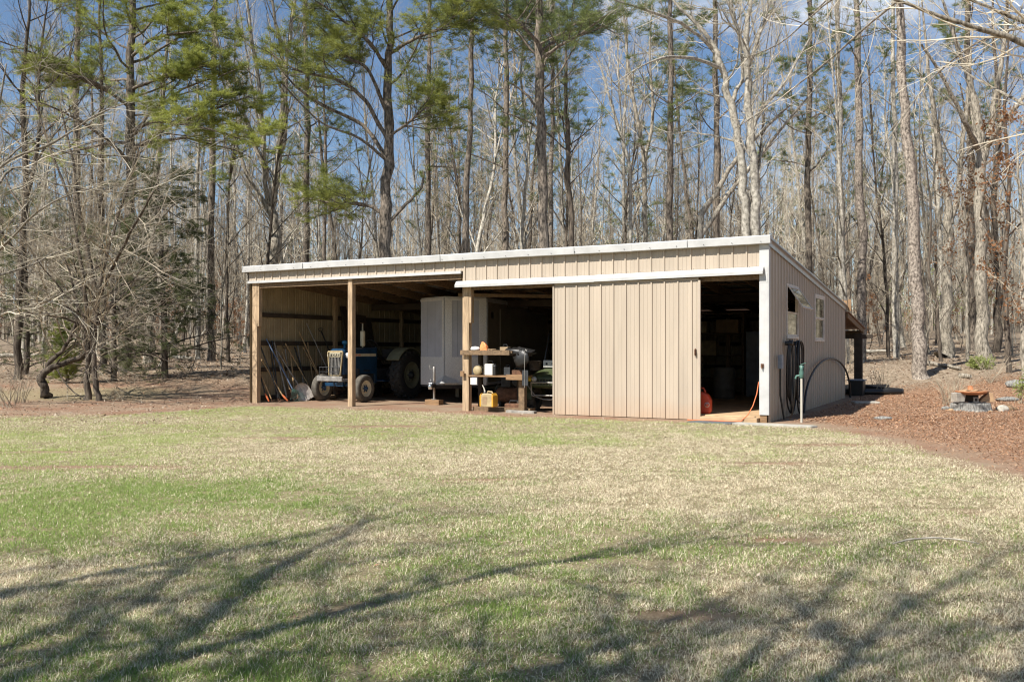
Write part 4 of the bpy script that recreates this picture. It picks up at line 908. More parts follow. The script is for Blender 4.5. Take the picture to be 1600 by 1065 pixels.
# ------------------------------------------------------------------ hand tools along the left wall
def lean(ya, ta, z1, out, dz=0):
    """foot point / head point of a tool leaning on the left wall: ya = y on wall at its top, out = foot distance"""
    return Vector((-14.66+out, ta, .02)), Vector((-14.62, ya, z1))
def tool(kind, name, label, ya, ta, z1, out, hm, r=.016):
    a, b = lean(ya, ta, z1, out)
    root = sth(name, label, 'garden tool', a.x, a.y, 0, 0, 'hand tools leaning along the left wall'); d = (b-a); L = d.length; d.normalize()
    side = Vector((.72, .685, 0)); side = (side-d*side.dot(d)).normalized(); nn = d.cross(side)
    h0 = .0; 
    def P(u, w, n=0): return d*u+side*w+nn*n+Vector((0, 0, .02))
    if kind == 'shovel':
        mb = MB(); pr = [(.0, .02), (.05, .085), (.15, .11), (.27, .11), (.30, .05), (.38, .018)]
        for s in (1,):
            vs = [P(u, -w, -.02-.1*w) for u, w in pr]+[P(u, 0, .012) for u, w in pr]+[P(u, w, -.02-.1*w) for u, w in pr]; n = len(pr)
            mb.add(vs, [(i, i+1, n+i+1, n+i) for i in range(n-1)]+[(n+i, n+i+1, 2*n+i+1, 2*n+i) for i in range(n-1)])
            mb.add([v+nn*.004 for v in vs], [(n+i, n+i+1, i+1, i) for i in range(n-1)]+[(2*n+i, 2*n+i+1, n+i+1, n+i) for i in range(n-1)])
        mb.build('blade', M['rust'] if r > .020 else M['steel'], root); h0 = .34
    elif kind == 'rake':
        mb = MB()
        for k in range(13): w = -.22+k*.0367; mb.tube([P(.42, 0), P(.15, w*.9), P(.03, w), P(.0, w, -.05)], .004, 4)
        mb.tube([P(.15, -.2), P(.15, .2)], .005, 4).build('tines', M['teal'] if 'green' in label else M['rust'], root); h0 = .4
    elif kind == 'fork':
        mb = MB()
        for k in range(4): w = -.09+k*.06; mb.tube([P(.36, w*.3), P(.27, w), P(0, w, -.02)], .006, 5)
        mb.build('tines', M['rust'], root); h0 = .34
    elif kind == 'hoe':
        mb = MB(); mb.add([P(.02, -.08, -.0), P(.02, .08, 0), P(.03, .08, .13), P(.03, -.08, .13), P(.026, -.08, -.0), P(.026, .08, 0), P(.036, .08, .13), P(.036, -.08, .13)], [(0, 3, 2, 1), (4, 5, 6, 7), (0, 1, 5, 4), (2, 3, 7, 6), (0, 4, 7, 3), (1, 2, 6, 5)]).tube([P(.02, 0, 0), P(.12, 0, 0)], .012, 6); mb.build('blade', M['rust'], root); h0 = .1
    elif kind == 'orange':
        mb = MB(); mb.tube([P(.25, 0), P(.15, .02), P(0, .05)], [.02, .035, .02], 8); mb.build('head', M['orange'], root); h0 = .2
    elif kind == 'scoop':
        mb = MB(); rings = []; pr = [(.0, .235, .0), (.12, .235, .02), (.36, .23, .05), (.46, .20, .04), (.53, .13, .02), (.57, .03, 0)]
        vs = []
        for u, w, dd in pr:
            for k in range(9):
                f = -1+k/4; vs.append(P(u, w*f, dd*.4-.10*(abs(f)**3)+.012*math.cos(f*9)))
        n = 9; fs = [(i*n+k, i*n+k+1, (i+1)*n+k+1, (i+1)*n+k) for i in range(len(pr)-1) for k in range(8)]
        mb.add(vs, fs, 0, True); mb.add([Vector(v)-nn*.006 for v in vs], [f[::-1] for f in fs], 0, True)
        for w in (-.13, -.02, .09): mb.tube([P(.02, w, -.02), P(.3, w, -.0), P(.54, w*.5, -.01)], .016, 6)
        mb.build('scoop', M['steel_lt'], root); h0 = .55
    mb = MB(); mb.tube([P(h0, 0), P((h0+L)/2, 0, .006), P(L, 0)], [r, r*.92, r], 8); mb.build('handle', M[hm], root)
    if kind in ('scoop', 'fork'):
        mb = MB(); mb.tube([P(L, 0), P(L+.05, -.06), P(L+.12, -.06), P(L+.12, .06), P(L+.05, .06), P(L, 0)], .012, 6); mb.build('grip', M['black'], root)
    return root
TL = [('orange', 'string_trimmer', 'short dark tool with black grip nearest the left post', .25, .32, .95, .30, 'black'),
      ('hoe', 'pry_bar', 'long black iron bar leaning steeply near the left post', .10, .55, 2.05, .62, 'black'),
      ('orange', 'brush_cutter', 'short brown-handled tool with an orange head at its foot', .35, .62, 1.25, .75, 'handle_wood'),
      ('rake', 'leaf_rake', 'blue-grey handled rake with fanned green tines', .55, 1.15, 1.85, .75, 'handle_blue'),
      ('hoe', 'garden_hoe', 'pale straight-handled hoe just left of the tan handles', .88, .95, 1.75, .5, 'handle_grey'),
      ('shovel', 'shovel', 'yellow-brown handled shovel standing nearly upright', 1.10, 1.25, 1.42, .42, 'handle_wood'),
      ('shovel', 'shovel', 'brown handled shovel just behind the scoop', 1.2, 1.45, 1.5, .5, 'handle_wood'),
      ('scoop', 'scoop_shovel', 'broad silver grain scoop with ribbed blade resting on the ground', .95, 1.55, 1.55, .75, 'handle_grey'),
      ('rake', 'garden_rake', 'tan handled rake leaning to the right behind the scoop', 1.35, 2.1, 1.72, .60, 'handle_wood'),
      ('fork', 'pitchfork', 'thin dark fork standing upright right of the scoop', 1.9, 1.98, 1.65, .3, 'handle_grey'),
      ('shovel', 'shovel', 'long brown handled spade leaning towards the tractor wheel', 1.95, 2.6, 2.1, .7, 'handle_wood'),
      ('hoe', 'garden_hoe', 'short tan handled hoe between the long spade and the wheel', 2.15, 2.65, 1.6, .7, 'handle_wood'),
      ('rake', 'garden_rake', 'tall grey handled rake with its foot by the tractor front tyre', 2.3, 3.0, 2.35, .8, 'handle_grey'),
      ('hoe', 'garden_hoe', 'thin brown handle slanting left behind the tall grey rake', 2.75, 2.2, 1.55, .5, 'handle_wood'),
      ('shovel', 'spade', 'yellow handled spade crossing behind the scoop handle', 1.55, 1.15, 1.6, .62, 'handle_wood'),
      ('shovel', 'snow_shovel', 'blue handled shovel half hidden behind the scoop', 1.0, 1.35, 1.3, .55, 'handle_blue'),
      ('hoe', 'mattock', 'dark handled mattock leaning left near the middle of the wall', .8, .62, 1.78, .45, 'black'),
      ('hoe', 'digging_bar', 'black bar standing upright behind the green rake tines', .7, .75, 1.7, .28, 'black'),
      ('fork', 'manure_fork', 'dark fork with a worn handle between the scoop and the upright hoe', 1.35, 1.28, 1.55, .35, 'handle_grey'),
      ('shovel', 'trenching_spade', 'dark brown spade leaning just right of the scoop', 1.75, 1.95, 1.62, .55, 'black'),
      ('hoe', 'cultivator', 'thin tan handled cultivator almost upright beyond the pitchfork', 2.35, 2.3, 1.75, .4, 'handle_wood'),
      ('hoe', 'sledge_hammer', 'short thick handled hammer beside the left post', .22, .45, 1.0, .38, 'handle_wood'),
      ('fork', 'hay_fork', 'dark fork in the shade behind the tractor grille', 3.0, 3.6, 2.1, .6, 'black')]
for k, a in enumerate(TL): tool(*a, r=.022 if k % 3 else .0195)
o = sth('leaning_boards', 'dark sheet of old boards leaning against the left wall behind the tractor', 'boards', -14.1, 4.0, 0)
R = Matrix.Rotation(math.radians(-11), 4, 'Y'); mb = MB()
for k in range(6): mb.box(-.03, .03, .0+k*.25, .24+k*.25, 0, 3.0-.05*(k % 2)-.07*k, R)
mb.build('boards', M['wood_dark'], o)
o = sth('leaf_pile', 'low heap of dead leaves on the dirt beside the scoop', 'debris', -13.9, 2.6, 0); blob(o, 'heap', M['wood'], (0, 0, .05), (.22, .2, .08), 4, lump=.35)

# ------------------------------------------------------------------ inside the enclosed bay
cb = sth('steel_cabinet', 'tall dark cabinet at the back of the enclosed bay', 'cabinet', -1.9, 8.2, .12)
MB().box(-.5, .5, -.28, .28, 0, 1.95).build('case', M['greybox'], cb, .01)
for s in (-1, 1): MB().box(-.48 if s < 0 else .01, -.01 if s < 0 else .48, -.30, -.282, .05, 1.9).build('door', M['greybox'], cb)
sh = sth('storage_shelf', 'wall shelf with pale boxes inside the enclosed bay', 'shelf', -3.6, 8.6, .12)
for z in (.5, 1.2, 1.9, 2.5): MB().box(-1, 1, -.25, .25, z, z+.04).build('shelf', M['wood'], sh)
for x in (-1, 1): MB().box(x-.03, x+.03, -.25, .25, 0, 2.6).build('upright', M['wood'], sh)
for i, (x, z, w, h, lb) in enumerate(((-.6, .54, .5, .4, 'squat cardboard box low on the inside shelf'), (.3, .54, .6, .3, 'wide cardboard box on the lowest inside shelf'), (-.3, 1.24, .9, .45, 'pale long box on the middle inside shelf'), (.5, 1.94, .7, .4, 'cardboard box on the third inside shelf'), (-.4, 1.94, .5, .35, 'small box near the left of the third inside shelf'))):
    b = sth('cardboard_box', lb, 'box', -3.6+x, 8.6, .12+z, 0, 'boxes on the shelf inside the shed'); mb = MB(); mb.box(-w/2, w/2, -.2, .2, .002, h).box(-.03, .03, -.203, .203, .003, h+.002); mb.build('carton', M['cardboard'] if i % 2 else M['tan_plastic'], b)
M['barrel'] = mat('grey_drum_plastic', (.16, .15, .13), .6)
br = sth('barrel', 'pale plastic barrel standing in the enclosed bay', 'barrel', -2.7, 6.6, .12); mb = MB(); mb.lathe([(0, 0), (.28, 0), (.3, .03), (.3, .28), (.31, .3), (.3, .32), (.3, .58), (.31, .6), (.3, .62), (.3, .86), (.26, .9), (0, .9)], n=24); mb.build('drum', M['barrel'], br)
bk = sth('push_mower', 'old push mower parked just inside the door edge', 'mower', -2.35, 2.2, .12, .5)
mb = MB(); mb.box(-.25, .25, -.35, .3, .12, .25); mb.build('deck', M['iron'], bk, .03); mb = MB(); mb.lathe([(0, 0), (.14, 0), (.15, .15), (.08, .2), (0, .2)], (0, -.05, .25)); mb.build('engine', M['greybox'], bk)
mb = MB(); mb.tube([(-.22, .25, .2), (-.22, .9, .95), (.22, .9, .95), (.22, .25, .2)], .014); mb.build('handle', M['steel'], bk)
for x, y in ((-.28, -.3), (.28, -.3), (-.28, .28), (.28, .28)): MB().lathe([(0, -.02), (.1, -.02), (.1, .02), (0, .02)], (x, y, .1), (1, 0, 0), 16).build('wheel', M['rubber'], bk)
hg = sth('hanging_wires', 'tangle of hoses and cords hanging on the partition inside the door', 'cords', -2.15, 1.15, 1.2)
mb = MB(); R_ = random.Random(4)
for k in range(7):
    r = R_.uniform(.15, .32); cx, cz = R_.uniform(-.2, .2), R_.uniform(-.2, .5); mb.tube([(cx+math.cos(t)*r*.6, R_.uniform(-.03, .03), cz+math.sin(t)*r) for t in [j*PI/8 for j in range(17)]], .012, 5, cap=False)
mb.tube([(0, 0, -1.08), (0, 0, 1.3)], .03); mb.build('cords', M['handle_grey'], hg)
rg = sth('red_gas_can', 'bright red-orange plastic fuel can on the slab beside the sliding door edge', 'fuel can', -1.50, .35, .122, .1)
mb = MB(); mb.prism([(-.20, 0), (.17, 0), (.19, .05), (.19, .30), (.12, .43), (0, .48), (-.16, .48), (-.20, .42)], -.12, .12, Matrix.Rotation(PI/2, 4, 'X')); mb.build('body', M['red'], rg, .035)
mb = MB(); mb.lathe([(.055, 0), (.055, .004), (0, .005)], (.115, -.122, .20), (0, -1, 0), 20); e = mb.build('emblem', M['paper'], rg); mb = MB(); mb.lathe([(.043, 0), (.043, .004), (0, .005)], (.115, -.1265, .20), (0, -1, 0), 20); mb.build('emblem_disc', M['red'], e); mb = MB(); mb.beam((.095, -.133, .17), (.105, -.133, .23), .004, .012, 0, (0, 1, 0)).beam((.105, -.133, .23), (.135, -.133, .20), .004, .012, 0, (0, 1, 0)); mb.build('emblem_mark', M['paper'], e)
mb = MB(); mb.tube([(-.12, 0, .48), (-.1, 0, .56), (.02, 0, .56), (.06, 0, .46)], .02); mb.build('handle', M['red'], rg); MB().lathe([(.04, 0), (.04, .05), (0, .05)], (-.15, 0, .48)).build('cap', M['black'], rg)
o = sth('extension_cord', 'orange extension cord trailing out over the door sill by the white jamb', 'cord', 0, 0, 0)
mb = MB(); mb.tube([(-.22, .12, .85), (-.24, .04, .60), (-.30, -.05, .35), (-.38, -.17, .16), (-.50, -.26, .03), (-.75, -.30, .02), (-1.1, -.27, .02), (-1.5, -.33, .02), (-1.65, -.30, .02)], .011, 8); mb.build('cord', M['orange'], o)
# paving
o = sth('paving_slab', 'long pale concrete slab lying flush at the shed corner', 'slab', .1, -.72, 0); mb = MB(); mb.prism([(-.62, -.18), (.93, -.14), (1.02, .02), (.9, .14), (-.60, .20)], -.04, .035); mb.build('slab', M['stone'], o, .008)
o = sth('rubber_mat', 'dark grey mat on the ground before the open doorway', 'mat', -1.0, -.62, 0); mb = MB(); mb.prism([(-.5, -.22), (.44, -.24), (.46, .2), (-.4, .24)], -.02, .022); mb.build('mat', M['mat'], o, .004)

# ------------------------------------------------------------------ right side wall things
wb = sth('electric_box', 'small grey electric box with a black conduit on the side wall', 'electric box', .06, .75, 0)
MB().box(0, .09, -.09, .09, 1.12, 1.42).build('box', M['greybox'], wb, .008); mb = MB(); mb.tube([(.04, 0, 1.12), (.04, 0, .55), (.05, .02, .45), (.10, .1, .02)], .022, 8); mb.build('conduit', M['black'], wb)
hs = sth('garden_hose', 'long black hose hung in loops on the side wall', 'hose', .06, 1.9, 0)
mb = MB(); mb.lathe([(.05, 0), (.05, .16), (.0, .16)], (0, -.42, 1.68), (1, 0, 0), 12).lathe([(.05, 0), (.05, .16), (.0, .16)], (0, .30, 1.68), (1, 0, 0), 12); mb.build('hanger', M['black'], hs)
R_ = random.Random(2)
for k in range(7):
    mb = MB(); y0 = -.55+k*.03+R_.uniform(-.03, .03)+(.42 if k > 3 else 0); y1 = (.55 if k > 3 or k == 0 else -.12)+R_.uniform(-.06, .10)+.25*(k == 5); zb = R_.uniform(.05, .5); x = .05+.022*k
    pts = []
    for j in range(33):
        t = 2*PI*j/32; yy = (y0+y1)/2+(y1-y0)/2*math.cos(t)*(1.0+.10*math.sin(t)); zc = (1.74+zb)/2; hh = (1.74-zb)/2; s_ = math.sin(t); zz = zc+hh*math.copysign(abs(s_)**.6, s_)
        pts.append((x+.01*math.sin(3*t+k), yy, zz))
    mb.tube(pts, .019, 8, cap=False); mb.build('hose_loop', M['black'], hs)
hy = sth('yard_hydrant', 'white pipe standpipe with a green tap head beside the hose', 'hydrant', .62, .35, 0)
mb = MB(); mb.tube([(0, 0, -.05), (0, 0, .95)], .025, 12); mb.build('pipe', M['pvc'], hy); mb = MB(); mb.lathe([(.03, .93), (.045, .95), (.05, 1.05), (.035, 1.12), (.045, 1.2), (.0, 1.21)], n=14).tube([(0, 0, 1.0), (-.10, -.02, .98), (-.12, -.02, .92)], .022, 8); mb.build('head', M['teal'], hy, 0); mb = MB(); mb.beam((-.02, 0, 1.22), (.09, 0, 1.26), .02, .016); mb.build('lever', M['teal'], hy)
mb = MB(); mb.tube([(-.12, -.02, .92), (-.14, 0, .6), (-.2, .1, .2), (-.3, .3, .05)], .012, 6); mb.build('hose_end', M['black'], hy)
ar = sth('black_pipe', 'black poly pipe bowed into an arch against the side wall', 'pipe', .14, 0, 0)
mb = MB(); mb.tube([(0, 3.3+3.9*(1-math.cos(PI*j/28)), -.02+1.30*math.sin(PI*j/28)**.85+.0) for j in range(29)], .03, 8); mb.build('pipe', M['black'], ar)
o = sth('black_tote', 'black plastic tote beside the rear corner post', 'tote', .15, 12.6, 0); MB().box(-.22, .22, -.3, .3, 0, .5, taper=1.08).build('tub', M['black'], o, .03); MB().box(-.27, .27, -.36, .36, .5, .54).build('lid', M['greybox'], o, .01)
cpz = PX(1398, 592, 30); ch = thing('corrugated_pipe', 'black corrugated drain pipe lying curled on the litter behind the shed', 'pipe', (cpz.x, cpz.y, hz(cpz.x, cpz.y)))
mb = MB(); mb.tube([(-2.6, .5, .12), (-1.5, .1, .10), (-.6, 0, .10), (.2, .05, .10), (.45, .5, .10), (0, 1.0, .12), (-.5, 1.5, .2)], [.10]*7, 10); mb.tube([(-2.6, 1.4, .1), (-1.8, 1.2, .1), (-1.2, 1.5, .12), (-1.9, 2.0, .1)], .09, 10); mb.build('pipe', M['black'], ch)
o = thing('flat_stone', 'flat grey paver half buried in the shade of the lean-to', 'stone', (PX(1352, 626, 25.5).x, 25.5, hz(PX(1352, 626, 25.5).x, 25.5))); MB().box(-.35, .35, -.18, .18, -.03, .06).build('paver', M['stone'], o, .01)

# ------------------------------------------------------------------ stump seat with split wood (right yard)
fp = PX(1518, 642, 22.6); fx, fy = fp.x, 22.6; fz = hz(fx, fy)
st_ = thing('tree_stump', 'low grey weathered stump slice on the orange litter', 'stump', (fx, fy, fz-.03))
R_ = random.Random(9); mb = MB(); n = 40; ro = [.47*(1+.07*math.sin(3*t*2*PI/n)+R_.uniform(-.07, .07)) for t in range(n)]
vs = []
for z, k in ((0, 1.12), (.09, 1.03), (.20, 1.0), (.235, .96), (.23, .5), (.235, .01)):
    for j in range(n): t = 2*PI*j/n; vs.append((math.cos(t)*ro[j]*k, math.sin(t)*ro[j]*k*.85, z+(R_.uniform(-.008, .008) if k > .5 else 0)))
mb.add(vs, [(i*n+j, i*n+(j+1) % n, (i+1)*n+(j+1) % n, (i+1)*n+j) for i in range(5) for j in range(n)]); mb.build('log', M['log'], st_)
def chunk(nm, lb, cat, x, y, z, pl, h, rz, m, tilt=0):
    o = thing(nm, lb, cat, (fx+x, fy+y, fz+z), rz); mb = MB(); mb.prism(pl, -h/2, h/2, Matrix.Rotation(tilt, 4, 'Y') @ Matrix.Rotation(PI/2, 4, 'X')); mb.build('wood', M[m], o, .01); return o
chunk('firewood_chunk', 'pale upright firewood chunk at the left of the stump', 'firewood', -.36, -.05, .23, [(-.13, 0), (.1, 0), (.14, .2), (.02, .24), (-.13, .22)], .22, .2, 'rock')
chunk('firewood_chunk', 'split orange wedge of firewood at the right of the stump', 'firewood', .34, -.05, .23, [(-.2, 0), (.16, 0), (.13, .22), (.04, .24)], .25, -.2, 'split')
chunk('firewood_chunk', 'dark short firewood piece under the clay dish', 'firewood', .0, .12, .23, [(-.2, 0), (.2, 0), (.18, .18), (-.2, .17)], .22, .1, 'wood_dark')
o = thing('small_can', 'small square tin frame under the clay dish', 'tin', (fx+.02, fy-.17, fz+.23)); mb = MB()
for a in ((-.055, .055, 0, .02), (-.055, .055, .10, .12)): mb.box(a[0], a[1], -.03, .03, a[2], a[3])
mb.box(-.055, -.035, -.03, .03, .02, .10).box(.035, .055, -.03, .03, .02, .10); mb.build('tin', M['rock'], o)
o = thing('clay_dish', 'wide shallow terracotta dish balanced on the firewood with scraps in it', 'dish', (fx-.02, fy-.02, fz+.40)); mb = MB(); mb.lathe([(0, 0), (.26, .01), (.36, .06), (.38, .10), (.35, .10), (.3, .07), (0, .05)], n=32); mb.build('dish', M['clay'], o); blob(o, 'scraps', M['split'], (0, 0, .08), (.3, .26, .05), 5, lump=.4)
o = thing('clay_pot', 'small upturned clay pot on the terracotta dish', 'pot', (fx-.03, fy, fz+.50)); mb = MB(); mb.lathe([(.08, 0), (.085, .03), (.07, .04), (.055, .13), (0, .135)], n=20); mb.build('pot', M['clay'], o)
def rock(x, y, r, lb, m='rock', seed=1, nm='rock'):
    o = thing(nm, lb, 'rock', (x, y, hz(x, y))); blob(o, 'stone', M[m], (0, 0, r[2]*.45), r, seed, (12, 7), .14)
rock(fx+.78, fy+.0, (.16, .12, .10), 'rounded pale rock right of the stump', 'rock_pale', 6)
rock(fx+.98, fy+.05, (.09, .13, .10), 'small brown rock beside the white rock', 'wood', 7)
for u, v, Y, r, lb in ((1588, 601, 29, (.35, .25, .16), 'grey rock in the litter at the far right'), (1575, 618, 26, (.35, .2, .08), 'flat grey rock sunk in the litter near the right edge'), (1380, 656, 19.8, (.22, .15, .05), 'small flat grey rock on the litter by the shed shadow')):
    p = PX(u, v, Y); rock(p.x, Y, r, lb, 'log', int(u))
for i, (dx, dy, rr) in enumerate(((-.62, -.2, .06), (-.5, .32, .09), (.6, -.28, .05), (.2, -.52, .045), (-.15, -.56, .035), (1.25, .3, .07))):
    rock(fx+dx, fy+dy, (rr*1.3, rr, rr*.7), ['small chip of wood at the left foot of the stump', 'dark lump behind the left of the stump', 'small lump between the stump and the pale rock', 'small chip in front of the stump', 'tiny chip in front of the stump, left of the other', 'brown lump well right of the stump'][i], ['split', 'log', 'rock', 'split', 'rock', 'wood'][i], 60+i)
def loglike(nm, lb, a, b, r, m, cat='log', sag=0, group=None):
    a = Vector(a); b = Vector(b); o = thing(nm, lb, cat, a, 0, group); R = random.Random(int(abs(a.x)*37+a.y)); N = 8; d = b-a
    pts = [d*(i/N)+Vector((R.gauss(0, r*.15), R.gauss(0, r*.15), R.gauss(0, r*.12)+sag*math.sin(PI*i/N))) for i in range(N+1)]
    mb = MB(); mb.tube(pts, [r*(1-.35*i/N) for i in range(N+1)], 9); mb.build('bole', M[m], o); return o
def G(u, v, Y, dz=0): p = PX(u, v, Y); return Vector((p.x, Y, hz(p.x, Y)+dz))

# ------------------------------------------------------------------ trees one can tell apart
def hero(name, label, Y, paths, bark, twig, spec, seed, foliage=None, cat='tree', group=None, flare=1.3, tsides=12):
    """paths: [(list of (u, v, width_px[, dy]), spec or None)]; the first starts on the ground at its u"""
    R = random.Random(seed); u0 = paths[0][0][0][0]; b = G(u0, 0, Y); trunks = []
    for i, (pp, sp) in enumerate(paths):
        pts = []; rad = []
        for j, p in enumerate(pp):
            dy = p[3] if len(p) > 3 else 0
            w = PX(p[0], p[1], Y+dy)
            if p[1] is None or (j == 0 and p[1] > 9000): w = G(p[0], 0, Y+dy)
            pts.append(w-b); rad.append(max(p[2]/2/F*Y, .008))
        if i > 0 and False: pass
        trunks.append((pts, rad, sp if sp is not None else spec))
    # depth wander for limbs so they are not all in one plane
    me_t, me_c, *_ = tree_mesh(trunks, spec, R, bark, twig, foliage, flare, tsides)
    return place(name, label, cat, (me_t, me_c), b, group=group)
GB = 99999
ND = lambda per=2, n=16, ln=.24, w=.016, lv=1, m='needle', **k: ('needle', M[m], dict(per=per, n=n, ln=ln, w=w, lv=lv, **k))
limbN = [dict(n=15, t0=.3, L=1.9, ang=(.5, 1.2), wob=.12, up=.03, seg=5, rk=.5, rl=.014, tip=.3, fall=.2, tipfrom=5, flat=.22),
         dict(n=7, t0=.2, l=.5, ang=(.4, 1.1), wob=.12, up=.03, seg=4, rk=.6, rl=.012, rmin=.006, tip=.4, flat=.3), dict(n=3, t0=.2, l=.6, ang=(.4, 1.), wob=.12, up=.04, seg=3, rk=.7, rl=.012, rmin=.005, tip=.5, flat=.3)]
limbB = [dict(n=9, t0=.2, L=1.9, ang=(.4, 1.0), wob=.14, up=.04, seg=6, rk=.5, rl=.010, tip=.3, fall=.4),
         dict(n=5, t0=.2, l=.5, ang=(.4, .9), wob=.15, up=.03, seg=4, rk=.6, rl=.009, rmin=.006, tip=.4), dict(n=3, t0=.2, l=.55, ang=(.4, .9), wob=.15, up=.02, seg=3, rk=.7, rl=.009, rmin=.005, tip=.5)]
dead = [dict(n=5, t0=.2, L=.8, ang=(.5, 1.2), wob=.16, up=.02, seg=4, rk=.5, rl=.010, tip=.3), dict(n=3, t0=.2, l=.5, ang=(.5, 1.), wob=.15, up=.0, seg=3, rk=.6, rl=.01, rmin=.005, tip=.4)]

hero('pine_tree', 'tall pine with bright yellow-green boughs left of the shed, dark straight trunk on bare litter', 36,
     [([(193, GB, 22), (196, 460, 18), (202, 300, 15), (204, 150, 13), (206, 0, 10), (209, -180, 7), (212, -380, 2)], pinespec(5.4, 34, .40, .0, (1.0, 1.5), 1.2)),
      ([(203, 240, 6), (250, 205, 5, -1), (310, 180, 4, -1.5), (390, 150, 2, -1.5)], limbN), ([(204, 215, 6), (240, 190, 5, -1), (320, 200, 4, -2), (400, 225, 2, -2.5)], limbN),
      ([(204, 170, 5), (150, 130, 4, -1), (80, 110, 2, -2)], limbN), ([(204, 140, 5), (260, 120, 4, -1), (330, 100, 2, -2)], limbN), ([(205, 90, 5), (240, 60, 4, -1), (300, 50, 2, -2)], limbN)],
     M['bark_pine'], M['twig_dark'], None, 21, ND(2, 14, .24, .017, 1, spread=.8))
hero('pine_tree', 'big dark-limbed pine rising behind the left third of the shed roof with spread crooked limbs', 33,
     [([(605, GB, 22), (604, 400, 19), (603, 300, 16), (606, 200, 14), (607, 100, 12), (608, 0, 10), (610, -160, 6), (611, -330, 2)], pinespec(3.4, 16, .55, .05, (.8, 1.3), .9)),
      ([(604, 215, 7), (570, 158, 6, -.5), (530, 126, 5, -1), (470, 112, 3, -1.5), (425, 85, 2, -1.5)], limbN), ([(603, 245, 7), (565, 195, 6, .5), (505, 165, 5, 0), (455, 128, 3, 0), (415, 70, 2, 0)], dead),
      ([(604, 345, 7), (588, 327, 6), (560, 318, 5), (528, 319, 4), (495, 312, 3)], limbN), ([(606, 348, 6), (632, 322, 5), (657, 295, 4), (663, 268, 3)], dead),
      ([(606, 112, 6), (580, 70, 5, -1), (540, 35, 4, -1), (500, 5, 2, -1)], limbN), ([(608, 85, 6), (645, 62, 5, -1), (690, 45, 3, -1), (740, 30, 2, -1)], limbN),
      ([(604, 175, 6), (575, 110, 5, -1), (545, 90, 4, -1), (535, 60, 2, -1)], limbN), ([(603, 250, 5), (560, 215, 4, -1), (500, 190, 3, -1), (440, 130, 2, -2)], dead), ([(606, 215, 5), (640, 190, 4, -1), (665, 168, 2, -1)], limbN)],
     M['bark_pine'], M['twig_dark'], None, 22, ND(2, 11, .23, .016, 1, spread=.8))
hero('pine_tree', 'thick straight pine in the middle of the picture behind the shed roof', 34,
     [([(851, GB, 19), (850, 380, 17), (848, 250, 15), (843, 110, 14), (842, 0, 11), (844, -150, 7), (846, -330, 2)], pinespec(3.6, 16, .52, .03, (.9, 1.35), .9)),
      ([(842, 95, 6), (870, 75, 5, -1), (905, 55, 4, -1.5), (950, 22, 2, -2)], limbN), ([(842, 70, 6), (815, 40, 5, -1), (770, 12, 3, -1.5), (720, 0, 2, -2)], limbN),
      ([(846, 185, 5), (825, 150, 4, 1), (790, 125, 2, 1)], dead), ([(846, 80, 5), (880, 55, 4, 1), (925, 35, 3, 1)], limbN), ([(847, 140, 4), (870, 120, 3, -1), (905, 60, 2, -1)], dead), ([(848, 210, 4), (825, 190, 3), (785, 175, 2)], dead)],
     M['bark_pine'], M['twig_dark'], None, 23, ND(1, 14, .25, .016, 1, m='needle_dark'))
def straightpine(label, Y, u0, u1, w, t0, L, n, seed, m='needle_dark', bark='bark_pine', top=-300, per=1, name='pine_tree', extra=()):
    um = (u0+u1)/2; 
    return hero(name, label, Y, [([(u0, GB, w*1.1), (u0+(u1-u0)*.1+random.Random(seed).uniform(-1.5, 1.5), 400, w), (um, 200, w*.85), (u1, 0, w*.65), (u1+(u1-u0)*.6, top, 1.5)], pinespec(L, n, t0, .03, (.85, 1.35), .9))]+list(extra),
                M[bark], M['twig_dark'], None, seed, ND(per, 16, .26, .019, 1, m=m))
straightpine('slim reddish pine trunk just right of the crooked-limbed pine, leaning slightly right', 38, 727, 739, 10, .68, 2.6, 12, 31, extra=[([(738, 20, 4), (780, 35, 3, -1), (830, 38, 2, -2)], limbN)])
straightpine('slender pine with a narrow blue-green crown between the two thick roof-line pines', 42, 790, 791, 10, .46, 2.6, 26, 32, m='needle_dark', top=-60, per=1)
straightpine('pale thin pine close on the right of the thick middle pine', 43, 860, 864, 8, .55, 2.0, 16, 33, m='needle_dark', top=-90, bark='bark_pine_pale')
hero('pine_tree', 'dark wavy pine trunk right of the thick middle pine with sparse blue-green top', 40, [([(893, GB, 9), (893, 350, 8), (886, 280, 8), (889, 220, 7), (884, 150, 5), (886, 60, 3), (886, 10, 1.5)], pinespec(2.3, 20, .45, .05, (.7, 1.3), .8))], M['bark_dark'], M['twig_dark'], None, 34, ND(1, 14, .26, .018, 1, m='needle_dark'))
straightpine('straight pine with an orange bark scar above the right half of the roof', 40, 1046, 1048, 11, .50, 2.6, 18, 35, top=-60)
straightpine('dark straight pine left of the pale forked pair above the roof', 40, 1122, 1116, 11, .52, 2.8, 18, 36, top=-120)
straightpine('tall straight brown pine second from the right rear corner of the shed', 40, 1346, 1338, 13, .62, 3., 16, 37, bark='bark_pine_pale')
hero('pine_tree', 'large scaly-barked pine standing on the litter right of the shed, darker towards the top', 34,
     [([(1438, GB, 23), (1436, 500, 20), (1431, 420, 18), (1425, 300, 17), (1414, 160, 14), (1406, 0, 12), (1398, -170, 7), (1392, -330, 2)], pinespec(3.6, 14, .68, .03, (.9, 1.3), 1.))],
     M['bark_pine_pale'], M['twig_dark'], None, 38, ND(1, 14, .25, .016, 1), flare=1.25)
straightpine('dark pine at the left end of the shed roof behind the grey forked tree', 44, 330, 335, 11, .5, 3, 18, 39)
straightpine('background pine with a dark crown over the shed rear corner', 46, 1262, 1266, 10, .45, 3.6, 26, 40, m='needle_dark', top=-150, per=2)
